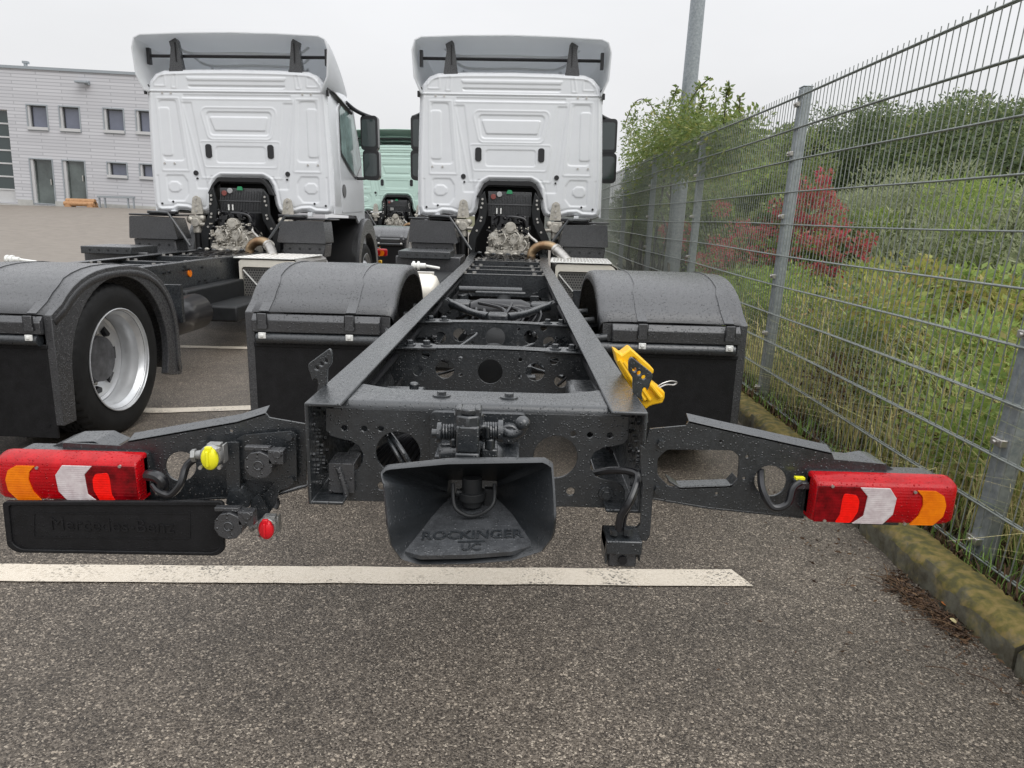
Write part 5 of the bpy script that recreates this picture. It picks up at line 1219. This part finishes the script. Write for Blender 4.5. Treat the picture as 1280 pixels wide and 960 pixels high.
def tree(x,y,z,R,h,nclump,nleaf,size,m,label,grp=None,tight=.27,h0=.22,extra=None):
    e_=tag(empty('tree',(x,y,z)),label,'tree',grp)
    o,c=crown(e_,R,h0*h,h,nclump,nleaf,size,M[m],'crown',.6,0,tight)
    if extra: crown(e_,R*.98,h0*h,h,max(4,nclump//3),nleaf//4,size,M[extra],'crown',.6,0,tight*.8)
    t=MB().tube([(0,0,-.3),(.05*R,0,h*.3),(-.03*R,.03*R,h*.6),(0,0,h*.85)],[.045*h*.6,.035*h*.6,.02*h*.6,.01*h],8,4)
    for k in range(min(10,nclump)):
        q=c[k]; t.tube([(0,0,h*.25),(q[0]*.4,q[1]*.4,q[2]*.7),tuple(q)],[.022*h*.5,.012*h*.5,.01],6,4)
    t.build('trunk',M['bark'],e_,smooth=80); return e_
GT='dark trees behind the shrubs'
# far wooded edge
for i,(u,vt,X,R) in enumerate([(1010,150,9,2.0),(1060,132,10,2.4),(1125,128,11,2.6),(1185,138,12,2.6),(1235,126,12,2.8),(1300,118,12,3.0),(940,160,8.5,2.0),(895,165,8,1.8),(1100,150,13,3.2),(1210,122,15,3.4),(1380,110,12,3.4)]):
    x,y,zt=UX(u,vt,X)
    tree(x,y,-.2,R,zt+.15,60,26000,.095,'l_dark',['tall dark green tree on the skyline left of the middle fence post','dark tree behind the red-leaved shrub','dark rounded tree above the willow shrub','dark tree dipping lower on the skyline beyond the fence','dark tree high on the skyline at the right','dark tree cut by the right edge of the photo','small dark tree left of the near mid fence post','thin dark tree beside the climbing shrub','dark tree deep in the wood behind the others','pale-topped tree standing farthest back','dark tree outside the right edge'][i],GT,extra='l_olive' if i in (3,4,9,5) else None)
# olive middle shrubs
lab=['olive green shrub between the two farther fence posts','bushy olive shrub low behind the second post','loose green shrub right of the lamp post','mixed green shrub at the middle post foot','olive shrub far along the fence','brownish olive shrub nearest the far cab','dense olive shrub between red shrubs']
for i,(u,vt,X,R,nl) in enumerate([(955,205,4.2,1.1,15000),(925,180,5.0,1.5,15000),(880,200,4.0,1.4,13000),(1000,250,3.6,.9,14000),(840,215,3.2,1.2,12000),(800,225,2.9,1.0,12000),(975,165,6.2,1.5,14000)]):
    x,y,zt=UX(u,vt,X); bush(x,y,0,R,zt,34,nl,.065,'l_olive',lab[i],grp=None,extra='l_light' if i in(0,3) else None)
# willow shrubs
for i,(u,vt,X,R) in enumerate([(1110,235,5.6,1.2),(1180,222,5.4,1.4),(1245,232,5.2,1.3),(1320,225,5.2,1.5),(1065,262,5.0,.8)]):
    x,y,zt=UX(u,vt,X); bush(x,y,0,R,zt,60,22000,.075,'l_willow',['grey-green willow shrub right of the red shrub','tallest grey-green willow shrub with pale shoots','grey-green willow shrub near the right edge','willow shrub beyond the right edge','small willow shrub beside the red leaves'][i],aspect=.22,up=.7,extra='l_light')
# red shrubs
for i,(u,v,X,R,h_,nl) in enumerate([(1020,205,3.2,.40,.85,2600),(1045,275,3.0,.36,.6,2200),(895,250,2.9,.8,1.1,4600),(1035,405,2.5,.26,.36,900),(942,262,2.9,.7,.8,2400),(1000,225,3.1,.40,.7,1500)]):
    x,y,zt=UX(u,v,X); e_=tag(empty('red_shrub',(x,y,zt-h_)),['tall red-leaved shrub just right of the middle fence post','second red-leaved shrub, lower and farther right','dark red shrub between the two farther fence posts','small low red-leaved sprig near the ground','faded red shrub right of the dark red one','orange-red sprig against the middle post'][i],'shrub')
    crown(e_,R,0,h_,17,int(nl*.75),.042,M['l_red'],'foliage',.45,0,.22); st=MB()
    for k in range(5): st.tube([(random.uniform(-.1,.1),0,-(zt-h_)),(random.uniform(-.2,.2)*R,0,0),(random.uniform(-.5,.5)*R,random.uniform(-.3,.3)*R,h_*.8)],.004,5,4)
    st.build('branches',M['bark'],e_)
# yellowing broad-leaved plants
for i,(u,vt,X,R) in enumerate([(1090,345,3.6,.55),(1150,332,3.5,.65),(1215,325,3.4,.65),(1275,335,3.3,.6),(1050,380,3.2,.45),(1120,410,2.9,.45),(1200,420,2.8,.5),(1265,420,2.8,.5)]):
    x,y,zt=UX(u,vt,X); bush(x,y,0,R,zt,26,7000,.072,'l_yellow',['yellowing knotweed clump left of the others','tall yellowing plant with rusty leaves','yellow-green plant under the willow shrub','yellowing plant beside the nearest post','low green-yellow plant behind the fence middle','green-yellow plant in front of the tall one','leafy plant low before the nearest post','leafy plant cut by the nearest post'][i],name='leafy_plant',aspect=.42,up=-.3,extra='l_light',cat='plant')
for i,(u,vt,X,R) in enumerate([(1010,350,3.0,.5),(965,330,3.0,.6),(1075,450,2.6,.35)]):
    x,y,zt=UX(u,vt,X); bush(x,y,0,R,zt,20,7000,.05,'l_light',['fresh green low shrub beneath the red leaves','low green shrub beside the middle post','small green weed clump near the fence foot'][i],extra='l_olive')
# leafy weeds low among the grass
wl_=['weed clump below the red sprig','weed clump left of the nearest post foot','green weed just behind the lower fence wires','weed clump beside the middle post foot','broad weed under the yellowing plants','tangled weed clump at the right edge','small weed near the kerb','weed clump between grass tufts']
for i,(u,vt,X,R,m_) in enumerate([(1020,450,2.5,.28,'l_light'),(1110,480,2.6,.36,'l_olive'),(1080,520,2.3,.26,'l_light'),(985,430,2.6,.32,'l_olive'),(1170,470,2.6,.36,'l_light'),(1270,520,2.5,.36,'l_yellow'),(1040,540,2.1,.18,'l_olive'),(1160,560,2.2,.24,'l_yellow')]):
    x,y,zt=UX(u,vt,X); bush(x,y,0,R,zt,16,2600,.045,m_,wl_[i],name='weed',aspect=.45,cat='plant',h0=.05)
def undergrowth(nm,m_,nc,nl,sz,asp,lab_,xr=(2.0,3.5),yr=(1.6,9),hr=(.15,.8)):
    r=RNG; c=np.stack([r.uniform(*xr,nc),yr[0]+(yr[1]-yr[0])*r.uniform(size=nc)**1.3,r.uniform(*hr,nc)],1); i=r.integers(0,nc,nl); o=r.normal(size=(nl,3)); o/=np.linalg.norm(o,axis=1,keepdims=True)
    p=c[i]+o*r.uniform(.1,1,(nl,1))**.6*np.array([.22,.30,.20])*r.uniform(.7,1.4,nc)[i][:,None]; k=p[:,2]>.08; k&=p[:,0]>1.86
    tag(leaves(p[k],(o+r.normal(size=(nl,3))*.6+np.array([0,0,.2]))[k],sz,M[m_],nm,None,asp),lab_,'undergrowth',None,'stuff')
undergrowth('undergrowth','l_light',46,26000,.045,.5,'fresh green leafy undergrowth among the grass behind the fence')
undergrowth('undergrowth','l_olive',60,34000,.04,.45,'dull olive undergrowth tangled behind the fence')
undergrowth('undergrowth','l_yellow',34,9000,.06,.4,'yellowing leafy undergrowth near the nearest fence post',(2.1,3.2),(1.6,5.5),(.3,.9))
undergrowth('undergrowth','dead',30,7000,.05,.25,'brown withered undergrowth low behind the fence',(1.95,3.2),(2,9),(.1,.4))
# climbing shrub on top of the fence
cs=tag(empty('climbing_shrub',(2.1,10.6,0)),'light green climbing shrub spilling over the fence top around the lamp post','shrub')
r=RNG; n=9; cl_=[]
for (u,v,k) in ((795,255,.12),(803,285,.10),(812,235,.18),(790,240,.12),(800,200,.28),(815,180,.28),(835,165,.30),(850,172,.30),(868,165,.30),(885,180,.26),(905,178,.22),(792,160,.2),(820,205,.24),(800,235,.22),(812,260,.18),(790,185,.22),(925,182,.2),(845,190,.3),(870,185,.26)):
    x,y,z=UX(u,v,1.95); cl_.append((x-2.1,y-10.6,z,k))
P_=[];D_=[]
for x,y,z,k in cl_:
    m_=300 if z>2.45 else 1100; o=r.normal(size=(m_,3)); o/=np.linalg.norm(o,axis=1,keepdims=True); q=np.array([x,y,z])+o*k*2.0*r.uniform(.2,1,(m_,1))*np.array([.5,2.0,.8]); P_.append(q); D_.append(o+r.normal(size=(m_,3))*.5+np.array([0,0,-.3]))
leaves(np.concatenate(P_),np.concatenate(D_),.055,M['l_climber'],'foliage',cs,.42)
tw=MB(); P_=[];D_=[]
for path in ([(845,160),(825,150),(808,125),(792,130),(780,158)],[(850,158),(856,140),(872,112),(888,97)],[(868,165),(874,140),(880,118)],[(902,175),(905,150),(908,118),(912,108)],[(905,170),(922,150),(925,120)],[(830,160),(838,128),(848,108)],[(915,172),(928,160),(935,148)],[(800,175),(790,155),(796,138)]):
    w3=[Vector(UX(u,v,1.95))-Vector((2.1,10.6,0)) for u,v in path]; tw.tube(w3,.007,5,6)
    for i in range(len(w3)-1):
        for k in range(26): 
            q=w3[i].lerp(w3[i+1],random.random()); P_.append(tuple(q)); D_.append((random.gauss(0,1),random.gauss(0,1),random.gauss(0,.7)))
tw.build('twigs',M['bark'],cs); leaves(np.array(P_),np.array(D_),.075,M['l_climber'],'foliage',cs,.42)
st=MB()
for k in range(8): st.tube([(random.uniform(-.2,.3),random.uniform(-2.2,3),0),(random.uniform(-.2,.2),random.uniform(-2,2.6),1.2),(random.uniform(-.2,0),random.uniform(-2,2.5),2.3)],.018,6,5)
st.build('branches',M['bark'],cs)
# grasses
def grass(name,xr,yf,n,h,mat_,wd=.006,lean=.45):
    r=RNG; x=r.uniform(xr[0],xr[1],n)**1.0; y=yf(n); b=np.stack([x,y,np.full(n,.04)+.10*np.clip(x-2,0,3)],1)
    hh=h*r.uniform(.35,1.15,(n,1))*(1-.25*(r.uniform(size=(n,1))>.9)); a=r.uniform(0,2*np.pi,n); d=np.stack([np.cos(a),np.sin(a),0*a],1); l_=r.uniform(.05,lean,(n,1))
    t=np.array([-1,.2,0])[None]*0+np.stack([-np.sin(a),np.cos(a),0*a],1); w_=wd*(.6+y[:,None]*.10)
    m_=b+np.array([0,0,1])*hh*.6+d*hh*l_*.3; e_=b+np.array([0,0,1])*hh*(1-l_*.25)+d*hh*l_*1.0
    V=np.stack([b-t*w_/2,b+t*w_/2,m_+t*w_*.4,m_-t*w_*.4,e_+t*w_*.08,e_-t*w_*.08],1).reshape(-1,3)
    k=np.arange(n)*6; F=np.concatenate([np.stack([k,k+1,k+2,k+3],1),np.stack([k+3,k+2,k+4,k+5],1)])
    return tag(npmesh(name,V,None,F,mat_),'tangle of tall tan and green grass behind the mesh fence','grass',None,'stuff')
yn=lambda lo,hi:(lambda n: lo+(hi-lo)*RNG.uniform(size=n)**1.4)
grass('tall_grass',(1.86,2.9),yn(.8,8.5),7000,.50,M['grass'],.006,1.3)
grass('tall_grass',(1.95,3.2),yn(1.2,6.2),3600,.85,M['grass'],.005,1.2)
g=grass('short_grass',(1.72,3.2),yn(.8,9),12000,.15,M['greengrass'],.006,.8); g['label']='short fresh green grass at the fence foot'
g=grass('ground_litter',(1.71,2.0),yn(.8,12),7000,.10,M['dead'],.012,1.0); g['label']='brown dead stems lying along the back of the kerb'
# moss tufts on the kerb and dead leaves against it
n=9000; x=1.585+RNG.uniform(0,.115,n); y=RNG.uniform(.9,14,n)
mt=np.stack([x,y,np.full(n,.098)],1); keep=(np.sin(y*5.1)+np.sin(y*11.7+1)+RNG.normal(0,.8,n))>-.2
mt=mt[keep]; o=leaves(mt,np.stack([RNG.normal(0,1,len(mt)),RNG.normal(0,1,len(mt)),RNG.uniform(.3,1.2,len(mt))],1),.013,leafmat('moss',[(.16,.13,.012),(.22,.17,.02),(.10,.11,.02)],.1,.9),'kerb_moss',None,.7); tag(o,'yellow-green moss tufts on top of the kerb','moss',None,'stuff')
lt=[]; 
for k in range(1150):
    t=random.random() if k<900 else random.uniform(-1.4,2.2); q=Vector(UY(0,0,1)) 
    u=1112+ (1208-1112)*t+random.gauss(0,6); v=722+(798-722)*t+random.gauss(0,6)
    if k>=900: u+=random.gauss(-10,26)*(1 if k<1100 else 5)
    rr_=CM.T@np.array([u-640,v-480,FP]); kk=(.004-EYE)/rr_[2]; lt.append((rr_[0]*kk,rr_[1]*kk,.004+random.random()*.014))
lt=np.array([p for p in lt if p[0]<1.54]); dd=RNG.normal(size=(len(lt),3))*np.array([1,1,.15])
tag(leaves(lt,dd,.022,M['dead'],'leaf_litter',None,.35),'brown twigs and dead leaves swept against the kerb','dead leaves',None,'stuff')
tw=MB()
for k in range(34):
    q=lt[random.randrange(len(lt))]; a=random.gauss(2.2,.8); l_=random.uniform(.04,.13); tw.tube([tuple(q),(q[0]+l_*.5*math.cos(a)+random.uniform(-.01,.01),q[1]+l_*.5*math.sin(a),q[2]+.012),(min(q[0]+l_*math.cos(a),1.535),q[1]+l_*math.sin(a),q[2]+.003)],.0016,5,4)
tag(tw.build('twig_litter',M['dead'],None,smooth=80),'thin brown twigs lying on the asphalt by the kerb','twigs',None,'stuff')
for (u,v),lbl in (((1180,755),'rust-orange dead leaf on the litter at the kerb'),((1191,776),'pale cream dead leaf on the litter at the kerb')):
    rr_=CM.T@np.array([u-640,v-480,FP]); kk=(.02-EYE)/rr_[2]
    o=MB().prism(rnd([(-.012,-.006),(.0,-.013),(.014,-.004),(.013,.008),(-.004,.012)],.005),.0012,lambda a,b,t:(a,b,t+.15*abs(a)+10*a*b)).build('fallen_leaf',mat('dry_leaf',(.50,.17,.04) if 'rust' in lbl else (.55,.47,.25),.7),None); o.location=(rr_[0]*kk,rr_[1]*kk,.02); o.rotation_euler=(.3,.2,.5); tag(o,lbl,'leaf')
